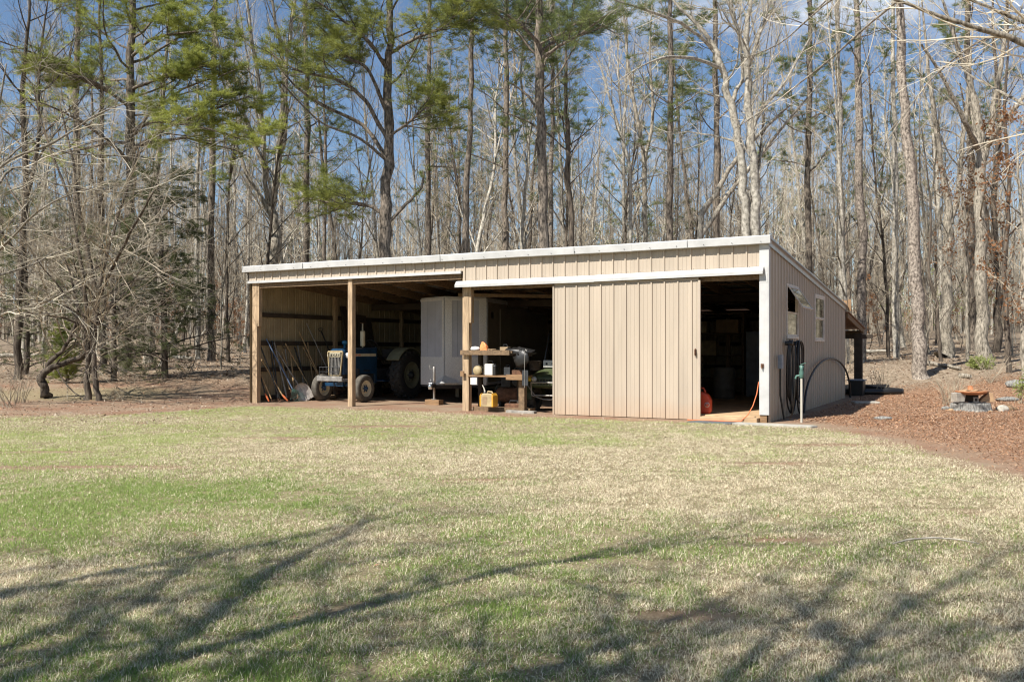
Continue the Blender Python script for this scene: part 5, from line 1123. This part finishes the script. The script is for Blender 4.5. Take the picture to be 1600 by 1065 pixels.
straightpine('background pine crown high at the upper right behind bare branches', 48, 1520, 1510, 11, .5, 3.8, 26, 41, m='needle_dark', top=-150, per=2)
straightpine('tall dark pine behind the leftmost yard trees', 45, 118, 122, 12, .5, 3.5, 20, 42)
straightpine('pine with green tufts above the left edge of the shed roof', 50, 480, 478, 10, .45, 3.4, 24, 43, top=-150, per=1)
straightpine('pine between the slim reddish trunk and the crooked-limbed pine, far back', 50, 668, 672, 9, .45, 3.2, 22, 44, top=-120)

def hard(label, Y, paths, seed, bark='bark_grey', twig='twig_tan', L=3.4, n=14, dense=1., t0=.35, up=.06, fol=None, name='bare_hardwood', ang=(.5, 1.1), flare=1.3, tsides=12):
    sp = hw(L, n, dense, t0, up, ang); return hero(name, label, Y, [(p, q if q is not None else sp) for p, q in paths], M[bark], M[twig], sp, seed, fol, flare=flare, tsides=tsides)
hard('grey forked hardwood behind the left end of the shed roof, splitting into long upright stems', 40,
     [([(430, GB, 18), (428, 410, 16), (430, 365, 14), (426, 320, 11), (436, 250, 9), (443, 150, 7), (452, 60, 5.5), (470, -60, 4), (480, -200, 1)], None),
      ([(427, 350, 9), (415, 290, 8), (412, 230, 7), (402, 120, 6), (388, 20, 4.5), (370, -120, 2)], None),
      ([(436, 250, 9), (446, 180, 8), (440, 80, 6), (425, 0, 4), (420, -130, 1)], None), ([(414, 270, 7), (390, 200, 6), (350, 110, 5), (330, 20, 3)], None), ([(428, 345, 9), (405, 305, 7), (385, 270, 6), (360, 200, 3)], limbB)], 51, 'bark_grey', 'twig_tan', 3.2, 12, 1., .3)
hard('pale smooth-barked tree above the right of the roof, bending left into a wide crown', 34,
     [([(1166, GB, 15), (1166, 370, 14), (1161, 300, 13), (1153, 210, 12), (1138, 150, 11), (1126, 100, 10), (1100, 50, 7), (1060, 10, 4), (1020, -40, 1)], None),
      ([(1140, 165, 8), (1152, 140, 6), (1160, 118, 5), (1155, 60, 4), (1135, -30, 2)], None), ([(1128, 108, 6), (1085, 92, 5, -1), (1040, 90, 4, -2), (1000, 105, 2, -3), (960, 130, 1, -3)], limbB),
      ([(1112, 75, 6), (1070, 40, 5, -1), (1020, 20, 4, -2), (960, 0, 2, -3)], limbB)], 52, 'bark_pale', 'twig_pale', 3.6, 14, 1.1, .3)
hard('pale smooth-barked tree nearest the shed corner, upright partner of the bending one', 33.5,
     [([(1182, GB, 15), (1182, 368, 14), (1180, 280, 13), (1172, 190, 12), (1168, 110, 10), (1166, 50, 8), (1178, -40, 4), (1190, -160, 1)], None),
      ([(1175, 200, 7), (1195, 165, 6), (1225, 130, 4), (1265, 60, 2)], limbB), ([(1168, 105, 6), (1185, 60, 5), (1205, 0, 3), (1230, -80, 1)], None), ([(1168, 90, 6), (1150, 40, 5), (1130, -20, 3)], None)], 53, 'bark_pale', 'twig_pale', 3.4, 14, 1.1, .3)
hard('thin pair of leaning grey stems slanting right behind the roof', 36, [([(1088, GB, 11), (1092, 365, 9), (1120, 300, 8), (1150, 250, 7), (1195, 200, 5), (1240, 160, 2)], None), ([(1095, 370, 8), (1130, 315, 7), (1165, 270, 6), (1230, 190, 4), (1290, 120, 1)], None)], 54, 'bark_grey', 'twig_tan', 2.2, 9, .9, .3, flare=1)
hard('slim twiggy hardwood behind the roof left of the scarred pine', 42, [([(1012, GB, 9), (1008, 370, 8), (1006, 250, 7), (985, 130, 5), (975, 20, 3), (970, -60, 1)], None), ([(1006, 260, 6), (1020, 180, 5), (1015, 80, 3), (1020, 0, 1)], None)], 55, 'bark_grey', 'twig_pale', 3.6, 16, 1.2, .2)
hard('thin pale sapling-like tree halfway along the roof with a fine spreading top', 40, [([(985, GB, 6), (985, 370, 5), (983, 260, 5), (960, 180, 4), (940, 110, 2), (925, 60, 1)], None)], 56, 'bark_pale', 'twig_pale', 3.4, 14, 1.2, .2)
hard('pale grey straight hardwood first behind the rear corner of the shed', 42, [([(1316, GB, 11), (1316, 480, 10), (1313, 300, 9), (1311, 150, 8), (1308, 0, 6), (1306, -150, 2)], None)], 57, 'bark_pale', 'twig_pale', 3.2, 18, 1., .3)
hard('pale slender hardwood left of the large scaly pine', 44, [([(1401, GB, 11), (1398, 480, 10), (1399, 300, 8), (1396, 150, 7), (1394, 0, 5), (1390, -150, 2)], None)], 58, 'bark_pale', 'twig_pale', 3.0, 16, 1., .35)
hard('grey hardwood with swollen base and forked upper trunk right of the large scaly pine', 42, [([(1478, GB, 20), (1478, 500, 16), (1481, 420, 15), (1484, 350, 13), (1474, 280, 10), (1462, 200, 7), (1450, 100, 5), (1440, 0, 2)], None), ([(1484, 350, 10), (1497, 300, 8), (1502, 240, 7), (1512, 150, 5), (1520, 40, 2)], None)], 59, 'bark_grey', 'twig_pale', 3.2, 14, 1.1, .3, flare=1.7)
hard('stout dark-flecked hardwood with a flared foot near the right edge', 36,
     [([(1538, GB, 22), (1535, 500, 19), (1533, 420, 17), (1531, 320, 16), (1530, 240, 15), (1526, 180, 12), (1510, 110, 8), (1485, 40, 5), (1460, -40, 2)], None),
      ([(1532, 260, 12), (1545, 220, 10), (1555, 150, 8), (1570, 60, 6), (1580, -60, 2)], None), ([(1530, 235, 9), (1510, 195, 7, -1), (1478, 130, 5, -1.5), (1440, 70, 3, -2)], limbB), ([(1540, 230, 8), (1570, 190, 6, -1), (1610, 140, 5, -1), (1660, 100, 3, -1)], limbB)], 60, 'bark_grey', 'twig_tan', 3.4, 14, 1.1, .35, flare=1.5)
hard('thin black-barked tree right of the stout flared hardwood', 33, [([(1577, GB, 9), (1573, 500, 7.5), (1571, 400, 7), (1577, 300, 6), (1570, 180, 5), (1575, 60, 3), (1570, -60, 1)], None)], 61, 'bark_dark', 'twig_dark', 2.6, 12, .9, .35)
LEAF = lambda per=1, size=.10, lv=2, m='deadleaf': ('leaf', M[m], dict(per=per, size=size, lv=lv))
hard('small beech still holding rusty dead leaves at the right edge', 31, [([(1602, GB, 9), (1598, 480, 8), (1600, 380, 6), (1592, 280, 4), (1588, 200, 2)], None)], 62, 'bark_grey', 'twig_tan', 2.6, 16, 1.1, .2, fol=LEAF(1, .11, 2))
hard('low beech with scattered brown leaves between the flared hardwood and the forked grey one', 39, [([(1512, GB, 6), (1510, 450, 5), (1508, 350, 4), (1500, 290, 2)], None)], 63, 'bark_grey', 'twig_tan', 2.4, 14, 1., .25, fol=LEAF(1, .10, 2))
hard('dark twin-stemmed hardwood behind the flared tree', 45, [([(1556, GB, 12), (1560, 450, 10), (1552, 330, 9), (1562, 200, 7), (1552, 60, 4), (1550, -80, 1)], None), ([(1556, 430, 7), (1540, 330, 6), (1520, 240, 4), (1500, 130, 2)], None)], 64, 'bark_dark', 'twig_tan', 3.2, 14, 1., .3)
hard('slanting thin dark stem right of the scaly pine foot', 38, [([(1470, GB, 6), (1467, 520, 5), (1463, 470, 5), (1450, 420, 4), (1455, 330, 3), (1440, 200, 1)], None)], 65, 'bark_dark', 'twig_dark', 2., 10, .8, .3)

# left yard trees: low spreading crowns of pale twigs
spread = [dict(n=20, t0=.30, L=4.2, ang=(.7, 1.35), wob=.15, up=.03, seg=9, rk=.42, rl=.0075, fall=.3, tip=.22), dict(n=8, t0=.15, l=.45, ang=(.4, 1.), wob=.16, up=.02, seg=6, rk=.6, rl=.009, rmin=.007, tip=.4),
          dict(n=5, t0=.15, l=.5, ang=(.4, 1.), wob=.15, up=.01, seg=4, rk=.7, rl=.009, rmin=.0055, tip=.45), dict(n=3, t0=.15, l=.5, ang=(.4, 1.), wob=.15, up=.01, seg=3, rk=.8, rl=.01, rmin=.0045, tip=.6)]
hero('yard_tree', 'gnarled low yard tree whose bent trunk leans right under a cloud of pale twigs', 27,
     [([(72, GB, 14), (67, 604, 13), (64, 590, 12), (78, 576, 10), (104, 566, 9), (130, 556, 9), (142, 535, 9), (150, 490, 10), (146, 440, 8), (130, 360, 6), (115, 260, 4), (95, 170, 2)], spread), ([(66, 592, 8), (78, 565, 7), (100, 545, 6), (120, 500, 5), (118, 460, 4), (100, 400, 2)], spread), ([(148, 480, 6), (170, 430, 5, -1), (200, 370, 4, -2), (240, 300, 2, -3)], spread)],
     M['bark_dark'], M['twig_tan'], None, 71)
hero('yard_tree', 'slim upright dark stem close beside the gnarled leaning tree', 26.6, [([(137, GB, 11), (138, 570, 9), (134, 510, 8), (130, 440, 6), (110, 320, 4), (70, 210, 3), (50, 130, 1.5)], spread)], M['bark_dark'], M['twig_tan'], None, 72)
hero('yard_tree', 'slim curved stem right of the two stems that meet by the leaning tree', 26.4, [([(155, GB, 10), (147, 580, 8), (148, 530, 8), (152, 470, 6), (168, 390, 5), (200, 290, 3.5), (225, 200, 1.5)], spread)], M['bark_dark'], M['twig_pale'], None, 73)
hero('yard_tree', 'twiggy tree at the far left edge spreading grey branches over the yard', 24, [([(-60, GB, 14), (-50, 540, 12), (-40, 450, 10), (-30, 340, 7), (-10, 220, 4), (10, 100, 2)], spread), ([(-36, 420, 5), (10, 380, 4, -.5), (60, 330, 3, -1), (120, 300, 2, -1), (180, 290, 1, -1)], limbB), ([(-30, 350, 5), (0, 262, 4), (85, 222, 3.5), (150, 180, 2.5), (200, 160, 1.5)], limbB), ([(-30, 340, 5), (20, 262, 4, 1), (90, 288, 3, 1), (180, 300, 2, 1), (300, 310, 1, 1)], limbB), ([(-30, 300, 4), (40, 225, 3, 1), (110, 240, 2.5, 1.5), (200, 245, 2, 2), (290, 262, 1, 2)], limbB)], M['bark_grey'], M['twig_pale'], None, 74)
hard('tall bare tree with dark ascending twigs at the upper left corner', 33, [([(28, GB, 13), (30, 450, 11), (40, 300, 9), (35, 150, 7), (45, 20, 4), (50, -150, 1)], None), ([(35, 330, 7), (60, 230, 6), (62, 100, 4), (75, 0, 2)], None)], 75, 'bark_dark', 'twig_dark', 3.6, 18, 1.2, .25)
hard('narrow dark hardwood just left of the bright pine', 38, [([(160, GB, 12), (161, 450, 10), (158, 300, 8), (160, 150, 6), (155, 20, 4), (158, -120, 1)], None)], 76, 'bark_dark', 'twig_tan', 3.2, 16, 1.1, .25)
hard('straight brown-grey trunk right of the bright pine', 42, [([(232, GB, 15), (236, 500, 12), (240, 350, 10), (250, 200, 8), (262, 60, 5), (270, -100, 1)], None)], 77, 'bark_grey', 'twig_tan', 3.2, 16, 1.1, .3, flare=1.5)
hard('slim pale trunk in the gap between the bright pine and the shed', 46, [([(309, GB, 8), (309, 500, 7), (307, 350, 6), (311, 200, 4), (305, 60, 2)], None)], 78, 'bark_pale', 'twig_pale', 3., 16, 1.1, .3)
ced = [dict(n=52, t0=.14, L=2.9, ang=(1.1, 1.6), wob=.12, up=-.02, seg=6, rk=.4, rl=.012, fall=.6, tip=.25, tipfrom=5), dict(n=7, t0=.25, l=.45, ang=(.5, 1.), wob=.14, up=-.10, seg=4, rk=.6, rl=.012, rmin=.006, tip=.4), dict(n=4, t0=.2, l=.5, ang=(.4, .9), wob=.14, up=-.12, seg=3, rk=.7, rl=.012, rmin=.005, tip=.5)]
hero('cedar_tree', 'dark drooping cedar between the bright pine and the shed', 33, [([(258, GB, 11), (256, 500, 9), (254, 420, 7), (250, 330, 5), (246, 275, 1.5)], ced)], M['bark_dark'], M['twig_dark'], None, 81, ND(2, 14, .17, .015, 1, m='cedar', droop=.45))
hero('cedar_tree', 'dull green cedar behind the leaning yard tree', 32, [([(178, GB, 9), (178, 500, 8), (176, 420, 6), (178, 360, 1.5)], ced)], M['bark_dark'], M['twig_dark'], None, 82, ND(1, 12, .17, .015, 1, m='cedar', droop=.4))
hero('cedar_tree', 'thin olive cedar at the far left edge behind the twigs', 35, [([(40, GB, 9), (42, 500, 7), (38, 400, 5), (36, 300, 1.5)], ced)], M['bark_dark'], M['twig_dark'], None, 83, ND(1, 9, .18, .015, 1, m='cedar', droop=.2))
bushspec = [dict(n=56, t0=.04, L=1.0, ang=(.5, 1.1), wob=.1, up=.05, seg=4, rk=.5, rl=.015, fall=.75, tip=.3, tipfrom=0), dict(n=6, t0=.2, l=.45, ang=(.4, .9), wob=.12, up=.04, seg=3, rk=.7, rl=.012, rmin=.005, tip=.5)]
hero('juniper_bush', 'small bright green conifer bush behind the gnarled leaning trunk', 31, [([(106, GB, 6), (104, 575, 5), (102, 540, 3), (100, 515, 1)], bushspec)], M['bark_dark'], M['twig_dark'], None, 84, ND(3, 14, .12, .012, 0, m='needle', spread=.6), cat='bush')
# big tree out of frame on the right whose limbs reach into the top right corner
hero('shade_tree', 'near tree just outside the right edge, only its pale limbs reaching into the upper right', 14,
     [([(1880, GB, 50), (1870, 500, 40), (1850, 300, 36), (1800, 100, 28), (1760, -150, 18), (1740, -450, 6)], hw(4.2, 8, .8, .4)),
      ([(1830, 220, 20), (1700, 130, 13), (1600, 68, 10), (1500, 36, 7), (1400, 0, 4), (1300, -30, 2)], limbB), ([(1800, 100, 16), (1680, 60, 9, .5), (1590, 30, 7, 1), (1540, 10, 5, 1), (1470, -20, 3, 1)], limbB),
      ([(1790, 50, 12), (1620, -60, 9, 1), (1470, -40, 6, 2), (1380, 20, 4.5, 3), (1300, 90, 3.5, 4), (1210, 160, 2.5, 5), (1150, 200, 1.5, 5)], limbB), ([(1780, 0, 10), (1600, -70, 7, 2), (1420, -60, 5, 3), (1300, 0, 4, 4), (1215, 70, 2.5, 5), (1130, 100, 1.5, 5)], limbB), ([(1790, 60, 9), (1650, 40, 6, 1), (1540, 60, 4, 2), (1450, 130, 3, 3), (1380, 230, 2, 3)], limbB)],
     M['bark_grey'], M['twig_pale'], None, 91, tsides=14)
# trees behind and left of the camera: they throw the long branch shadows over the lawn
def offtree(label, x, y, h, seed, L, n, fork=7.5, nl=5, r=.17):
    R = random.Random(seed); J = lambda k: R.uniform(-.12, .12)*(k > 0)
    pts = [Vector((J(k), J(k), fork*k/4)) for k in range(5)]; trs = [(pts, [r*(1-.08*k) for k in range(5)])]
    sp = [dict(n=n, t0=.12, L=L, ang=(.5, 1.1), wob=.13, up=.03, seg=6, rk=.55, rl=.016, fall=.5, tip=.25), dict(n=7, t0=.2, l=.5, ang=(.4, 1.), wob=.15, up=.03, seg=4, rk=.6, rl=.02, rmin=.02, tip=.5),
          dict(n=5, t0=.2, l=.5, ang=(.4, 1.), wob=.15, up=.02, seg=3, rk=.8, rl=.016, rmin=.011, tip=.6)]
    trs[0] = (trs[0][0], trs[0][1], [])
    a0 = R.uniform(0, 6.28)
    for i in range(nl):
        a = a0+i*2*PI/nl+R.uniform(-.4, .4); d = Vector((math.cos(a)*R.uniform(.25, .6), math.sin(a)*R.uniform(.25, .6), 1)); q = grow(pts[-1] if i % 2 else pts[3].lerp(pts[4], .5), d, h-fork, 8, .09, .02, R)
        trs.append((q, [r*.55*(1-.11*k) for k in range(9)], sp))
    me_t, me_c, *_ = tree_mesh(trs, sp, R, M['bark_grey'], M['twig_tan'], None)
    return place('shade_tree', label, 'tree', (me_t, me_c), (x, y, hz(x, y)-.05))
offtree('bare tree beside the camera on the left whose branch shadows cross the left lawn', -8.6, -.3, 12.5, 101, 3.0, 12, 5)
offtree('forked tree left of the camera whose shadows streak the middle foreground', -6.6, -1.3, 13, 102, 3.0, 10, 5, 5, .13)
offtree('dense-twigged tree behind the camera that darkens the lower right lawn', -5.4, -2.6, 13.5, 103, 2.8, 15, 5.5, 8, .14)
offtree('slighter tree behind the camera shading the right foreground', -3.4, -1.8, 13, 104, 2.8, 14, 5.5, 7, .13)
offtree('thick-limbed tree behind the camera throwing streaks towards the right edge', -6.3, -.1, 13, 105, 2.6, 12, 6.5, 5, .12)

# ------------------------------------------------------------------ the woods behind: protos + copies
def proto_hw(seed, h, r, L, n, dense, t0, bark, twig, lean=.6, fol=None):
    R = random.Random(seed); lx, ly = R.uniform(-lean, lean), R.uniform(-lean, lean)
    pts = [Vector((lx*(k/6)**1.5+R.uniform(-.22, .22)*(k > 0), ly*(k/6)**1.5+R.uniform(-.22, .22)*(k > 0), h*k/6)) for k in range(7)]; rad = [r*(1-.15*k) for k in range(7)]
    tr_ = [(pts, rad)]
    if R.random() < .6:
        i = R.choice((2, 3)); a = R.uniform(0, 6.28); p = pts[i]; q = [p]; 
        for k in range(4): p = p+Vector((math.cos(a)*(.5-.08*k), math.sin(a)*(.5-.08*k), h/7)); q.append(p)
        tr_.append((q, [rad[i]*.7*(1-.22*k) for k in range(5)]))
    m = tree_mesh(tr_, hw(L, n, dense, t0, .07, (.4, .95)), R, M[bark], M[twig], fol, 1.25, 8); return m[0], m[1]
def proto_pine(seed, h, r, L, n, t0):
    R = random.Random(seed); pts = [Vector((R.uniform(-.15, .15)*(k > 0), R.uniform(-.15, .15)*(k > 0), h*k/6)) for k in range(7)]; rad = [r*(1-.15*k) for k in range(7)]
    m = tree_mesh([(pts, rad)], pinespec(L, n, t0, .04, (.8, 1.3), .9), R, M['bark_pine'], M['twig_dark'], ND(1, 9, .30, .026, 1, m='needle_dark'), 1.2, 8); return m[0], m[1]
HP = [('bark_grey', 'twig_tan'), ('bark_pale', 'twig_pale'), ('bark_grey', 'twig_pale'), ('bark_dark', 'twig_tan'), ('bark_pale', 'twig_tan'), ('bark_grey', 'twig_tan'), ('bark_dark', 'twig_dark')]
protoH = [proto_hw(200+i, [19, 22, 17, 20, 23, 16, 18][i], [.085, .12, .06, .10, .13, .05, .07][i], [3.0, 3.6, 2.8, 3.2, 3.6, 2.6, 2.8][i], [32, 34, 32, 32, 34, 30, 30][i], 1.15, [.14, .2, .12, .16, .2, .1, .15][i], *HP[i], lean=1.4) for i in range(7)]
protoP = [proto_pine(300+i, [21, 23, 19][i], .15, 2.8, 22, [.5, .58, .45][i]) for i in range(3)]
protoS = [proto_hw(400+i, [5, 7.5, 9.5, 4][i], [.022, .035, .045, .02][i], [1.2, 1.6, 2., 1.][i], 12, .8, .2, ['bark_grey', 'bark_pale', 'bark_grey', 'bark_dark'][i], ['twig_tan', 'twig_pale', 'twig_tan', 'twig_tan'][i], .5, LEAF(1, .09, 2) if i == 3 else None) for i in range(4)]
R_ = random.Random(77); occ = []
def ok(x, y, dmin):
    a, b = shed_local(x, y)
    if -SL-2 < a < 1.5 and -2 < b < SD+5: return False
    for (p, q) in occ:
        if (p-x)**2+(q-y)**2 < dmin*dmin: return False
    return True
def zone_phrase(x, y):
    u = 800+x/y*F
    return 'left of the shed' if u < 385 else ('behind the shed roof' if u < 1300 else 'right of the shed')
KINDN = {0: 'grey bare hardwood', 1: 'pale bare hardwood', 2: 'slim grey bare hardwood', 3: 'dark-barked bare hardwood', 4: 'tall pale bare hardwood', 5: 'thin bare hardwood', 6: 'dark thin bare hardwood'}
def field(n, y0, y1, dmin, protos, name, kind, smin=.85, smax=1.15, k=.60):
    c = 0; tries = 0
    while c < n and tries < n*40:
        tries += 1
        y = math.sqrt(R_.uniform(y0*y0, y1*y1)); x = R_.uniform(-1, 1)*(y*k+3)
        if not ok(x, y, dmin): continue
        occ.append((x, y)); i = R_.randrange(len(protos)); zp = zone_phrase(x, y); dp = 'in the front rows' if y < 55 else ('in the middle rows' if y < 75 else 'in the far rows')
        kn = {'h': KINDN.get(i), 'p': 'narrow dark-crowned pine', 's': 'spindly bare sapling'}[kind]
        lb = '%s %s of the woods %s' % (kn, dp, zp)
        s = R_.uniform(smin, smax)
        o = place(name, lb, 'tree' if kind != 's' else 'sapling', protos[i], (x, y, hz(x, y)-.08), R_.uniform(0, 6.28), (s*R_.uniform(.85, 1.2),)*2+(s,), lb+'s'); c += 1
        tl_ = R_.choice((.02, .04, .06, .10)) if kind != 'h' or R_.random() > .05 else .5
        o.rotation_euler.x = R_.gauss(0, tl_); o.rotation_euler.y = R_.gauss(0, tl_)
field(38, 39, 54, 2.2, protoH, 'bare_hardwood', 'h', .75, 1.0)
field(165, 52, 96, 1.7, protoH, 'bare_hardwood', 'h', .85, 1.15)
field(40, 46, 96, 2.2, protoP, 'pine_tree', 'p', .8, 1.1)
field(60, 36, 56, 1.2, protoS, 'sapling', 's', .7, 1.2)
field(90, 56, 88, 1.2, protoS, 'sapling', 's', .9, 1.5)
# far-off wood: one mass
def far_woods():
    R = random.Random(5); polys = []
    for k in range(1500):
        y = R.uniform(92, 165); x = R.uniform(-1, 1)*(y*.62+6); z = hz(x, y)-.2; h = R.uniform(13, 24); r = R.uniform(.05, .19); lx = R.gauss(0, .5)
        p = [Vector((x+lx*j/4+R.gauss(0, .12)*(j > 0), y, z+h*j/4)) for j in range(5)]; polys.append((p, [r*(1-.2*j) for j in range(5)]))
        for b in range(16):
            t = R.uniform(.12, 1); q = p[0].lerp(p[4], t); a = R.uniform(0, 6.28); L = R.uniform(1., 3.4)*(1.15-t*.6); d = Vector((math.cos(a), math.sin(a), R.uniform(.5, 1.8))).normalized()
            w = grow(q, d, L, 3, .15, .05, R); polys.append((w, [.035, .028, .022, .012]))
            for c in range(5):
                e, dd, _, _ = along(w, R.uniform(.2, 1)); d2 = (dd+Vector((R.gauss(0, .6), R.gauss(0, .6), R.gauss(.1, .5)))).normalized(); polys.append((grow(e, d2, L*.4, 2, .15, .03, R), [.022, .018, .012]))
    V, Fq = tubes(polys, lambda r: 3 if r < .04 else 5); return npmesh('distant_woods', V, [Fq], [barkmat('far_bark', (.13, .11, .085), (.34, .30, .24), .35, (1, 1, .3), 0, 0)])
tag(link('distant_woods', far_woods()), 'grey-brown mass of far bare trees closing the view', 'woods', None, 'stuff')

# ------------------------------------------------------------------ ground things
loglike('fallen_log', 'pale bleached log lying in the woods left of the shed', G(258, 0, 46, .15), G(300, 0, 44, .15), .12, 'bark_pale')
loglike('leaning_dead_trunk', 'dead stem leaning up to the right beside the drooping cedar', G(250, 0, 40, .0), G(250, 0, 40, 0)+Vector((1.6, 0, 3.2)), .10, 'bark_pale', 'dead tree')
loglike('fallen_log', 'thin grey log lying behind the rear corner of the shed', G(1335, 0, 48, .2), G(1392, 0, 47, .2), .11, 'bark_pale')
loglike('fallen_log', 'mossy grey log left of the flared hardwood foot', G(1440, 0, 37, .12), G(1500, 0, 34.5, .1), .09, 'bark_grey')
loglike('firewood_log', 'short cut log lying near the flared hardwood', G(1500, 0, 33, .1), G(1517, 0, 32.5, .1), .10, 'bark_grey')
loglike('fallen_log', 'long dark rotten log in the far left woods', G(-10, 0, 47, .2), G(60, 0, 46, .2), .14, 'bark_grey')
tg_ = G(1395, 0, 7.0, .03); tk = thing('fallen_branch', 'curved pale stick lying in the grass at the right', 'branch', tg_)
mb = MB(); mb.tube([(0, 0, 0), (.15, .06, .02), (.35, .08, .03), (.55, .06, .02), (.68, .0, .0)], [.006, .008, .008, .006, .003], 6); mb.build('stick', M['bark_pale'], tk)
def brush(u, Y, h, n, lb, twig='twig_tan', fol=None, seed=1, nm='brush_shrub', w=.5):
    R = random.Random(seed); out = []; tips = []; b = G(u, 0, Y)
    st = []
    for k in range(n):
        a = R.uniform(0, 6.28); d = Vector((math.cos(a)*w, math.sin(a)*w, 1)); q = grow(Vector((R.uniform(-.15, .15), R.uniform(-.15, .15), -.05)), d, h*R.uniform(.6, 1.1), 5, .12, .05, R); st.append((q, [.012, .010, .009, .007, .005, .003]))
    sp = [dict(n=5, t0=.25, L=h*.45, ang=(.3, .9), wob=.15, up=.05, seg=4, rk=.7, rl=.006, rmin=.004, tip=.5, tipfrom=0), dict(n=3, t0=.2, l=.5, ang=(.3, .9), wob=.15, up=.03, seg=3, rk=.8, rl=.006, rmin=.003, tip=.6)]
    for q, r in st: sprout(out, q, r, 0, sp, R, tips)
    V, Fq = tubes(st+out, lambda r: 3); Vs = [V]; Fs = [Fq]; mi = [0]; ms = [M[twig]]
    if fol: f = leafcards(tips, fol[1], fol[2], R); Vs.append(f[0]); Fs.append(f[1]+len(V)); mi.append(1); ms.append(M[fol[0]])
    o = link(nm, npmesh(nm, np.concatenate(Vs), Fs, ms, mi)); o.location = b; tag(o, lb, 'shrub', 'low shrubs and seedlings'); return o
brush(1483, 24.5, 1.0, 16, 'leafless grey-brown shrub just left of the stump seat', seed=3, w=.45)
brush(1500, 27.5, .8, 14, 'bare wiry shrub behind the stump seat', seed=4, w=.6)
brush(1533, 34.5, .55, 26, 'low pale green plant at the foot of the flared hardwood', fol=('moss', 4, .07), seed=5, w=1.2)
brush(1592, 25, .85, 7, 'young pine seedling with yellow-green top near the right edge', fol=('moss', 3, .06), seed=6, w=.3)
brush(1376, 31, 1.3, 12, 'dry brush beside the curled drain pipe', seed=7)
brush(30, 25.5, 1.0, 10, 'thin weeds left of the gnarled leaning tree', seed=8, w=.25)
brush(238, 37, 2.6, 9, 'multi-stem bare bush in front of the brown-grey trunk', seed=9, w=.35)
brush(12, 23.5, 1.3, 10, 'dry weed clump at the far left edge', seed=10, w=.4)
brush(1505, 55, 4.5, 14, 'yellow-green thicket deep in the woods at the right', fol=('moss', 2, .12), seed=11, w=.5)
brush(1420, 58, 4., 12, 'green twiggy thicket behind the scaly pine', fol=('moss', 2, .10), seed=12, w=.5)
brush(1545, 31, 1.2, 9, 'bare brambles right of the flared hardwood foot', seed=13, w=.7)
brush(345, 42, 2.2, 10, 'bare bush near the left rear of the shed', seed=14)
brush(300, 35, 1.6, 8, 'bare wiry bush in the clearing left of the shed', seed=15)
brush(1325, 36, 1.6, 10, 'grey brush behind the lean-to post', seed=16)
brush(180, 26, .5, 8, 'small twiggy sprouts right of the slim curved stem', seed=17, w=.8)

# ------------------------------------------------------------------ sky, sun, camera
EL = math.radians(48); sv = Vector((.74, .67, 0)).normalized()*math.cos(EL); sv.z = -math.sin(EL)
su = bpy.data.lights.new('sun', 'SUN'); su.energy = 5.0; su.angle = math.radians(.45); su.color = (1., .955, .88)
so = bpy.data.objects.new('sun', su); COL.objects.link(so); so.rotation_euler = sv.to_track_quat('-Z', 'Y').to_euler(); so.location = (-20, -20, 30)
w = bpy.data.worlds.new('World'); sc.world = w; w.use_nodes = True; N = w.node_tree.nodes; L = w.node_tree.links; bg = N['Background']
sk = N.new('ShaderNodeTexSky'); sk.sky_type = 'NISHITA'; sk.sun_disc = False; sk.sun_elevation = EL; sk.sun_rotation = math.atan2(-.74, -.67); sk.altitude = 300; sk.air_density = 1.1; sk.dust_density = .3; sk.ozone_density = 2.2
tc = N.new('ShaderNodeTexCoord'); mp = N.new('ShaderNodeMapping'); mp.inputs['Scale'].default_value = (1.6, 1.6, 4.5); mp.inputs['Location'].default_value = (.35, 0, .2); no = N.new('ShaderNodeTexNoise'); no.inputs['Scale'].default_value = 1.9; no.inputs['Detail'].default_value = 7; no.inputs['Roughness'].default_value = .58
L.new(tc.outputs['Generated'], mp.inputs[0]); L.new(mp.outputs[0], no.inputs['Vector'])
cr = N.new('ShaderNodeValToRGB'); cr.color_ramp.elements[0].position = .57; cr.color_ramp.elements[0].color = (0, 0, 0, 1); cr.color_ramp.elements[1].position = .72; cr.color_ramp.elements[1].color = (.9, .9, .9, 1); L.new(no.outputs['Fac'], cr.inputs['Fac'])
mx = N.new('ShaderNodeMix'); mx.data_type = 'RGBA'; mx.inputs['B'].default_value = (8.5, 9.0, 9.8, 1); L.new(cr.outputs['Color'], mx.inputs['Factor']); tn = N.new('ShaderNodeMix'); tn.data_type = 'RGBA'; tn.blend_type = 'MULTIPLY'; tn.inputs['Factor'].default_value = 1; tn.inputs['B'].default_value = (.93, .99, 1.06, 1); L.new(sk.outputs[0], tn.inputs['A']); L.new(tn.outputs['Result'], mx.inputs['A']); L.new(mx.outputs['Result'], bg.inputs['Color']); bg.inputs['Strength'].default_value = .068
cam = bpy.data.cameras.new('camera'); co = bpy.data.objects.new('camera', cam); COL.objects.link(co); sc.camera = co
cam.sensor_fit = 'HORIZONTAL'; cam.sensor_width = 36; cam.lens = F/1600*36; cam.shift_y = (HZ-532.5)/1600; cam.clip_end = 2000; co.location = (0, 0, EYE); co.rotation_euler = (PI/2, 0, 0)
sc.view_settings.view_transform = 'Standard'; sc.view_settings.look = 'None'; sc.view_settings.gamma = 1; sc.view_settings.exposure = .74
sc.cycles.max_bounces = 6; sc.cycles.transparent_max_bounces = 8; sc.cycles.use_denoising = True; sc.cycles.sample_clamp_indirect = 2.5; sc.cycles.pixel_filter_type = 'BLACKMAN_HARRIS'; sc.cycles.filter_width = 1.15
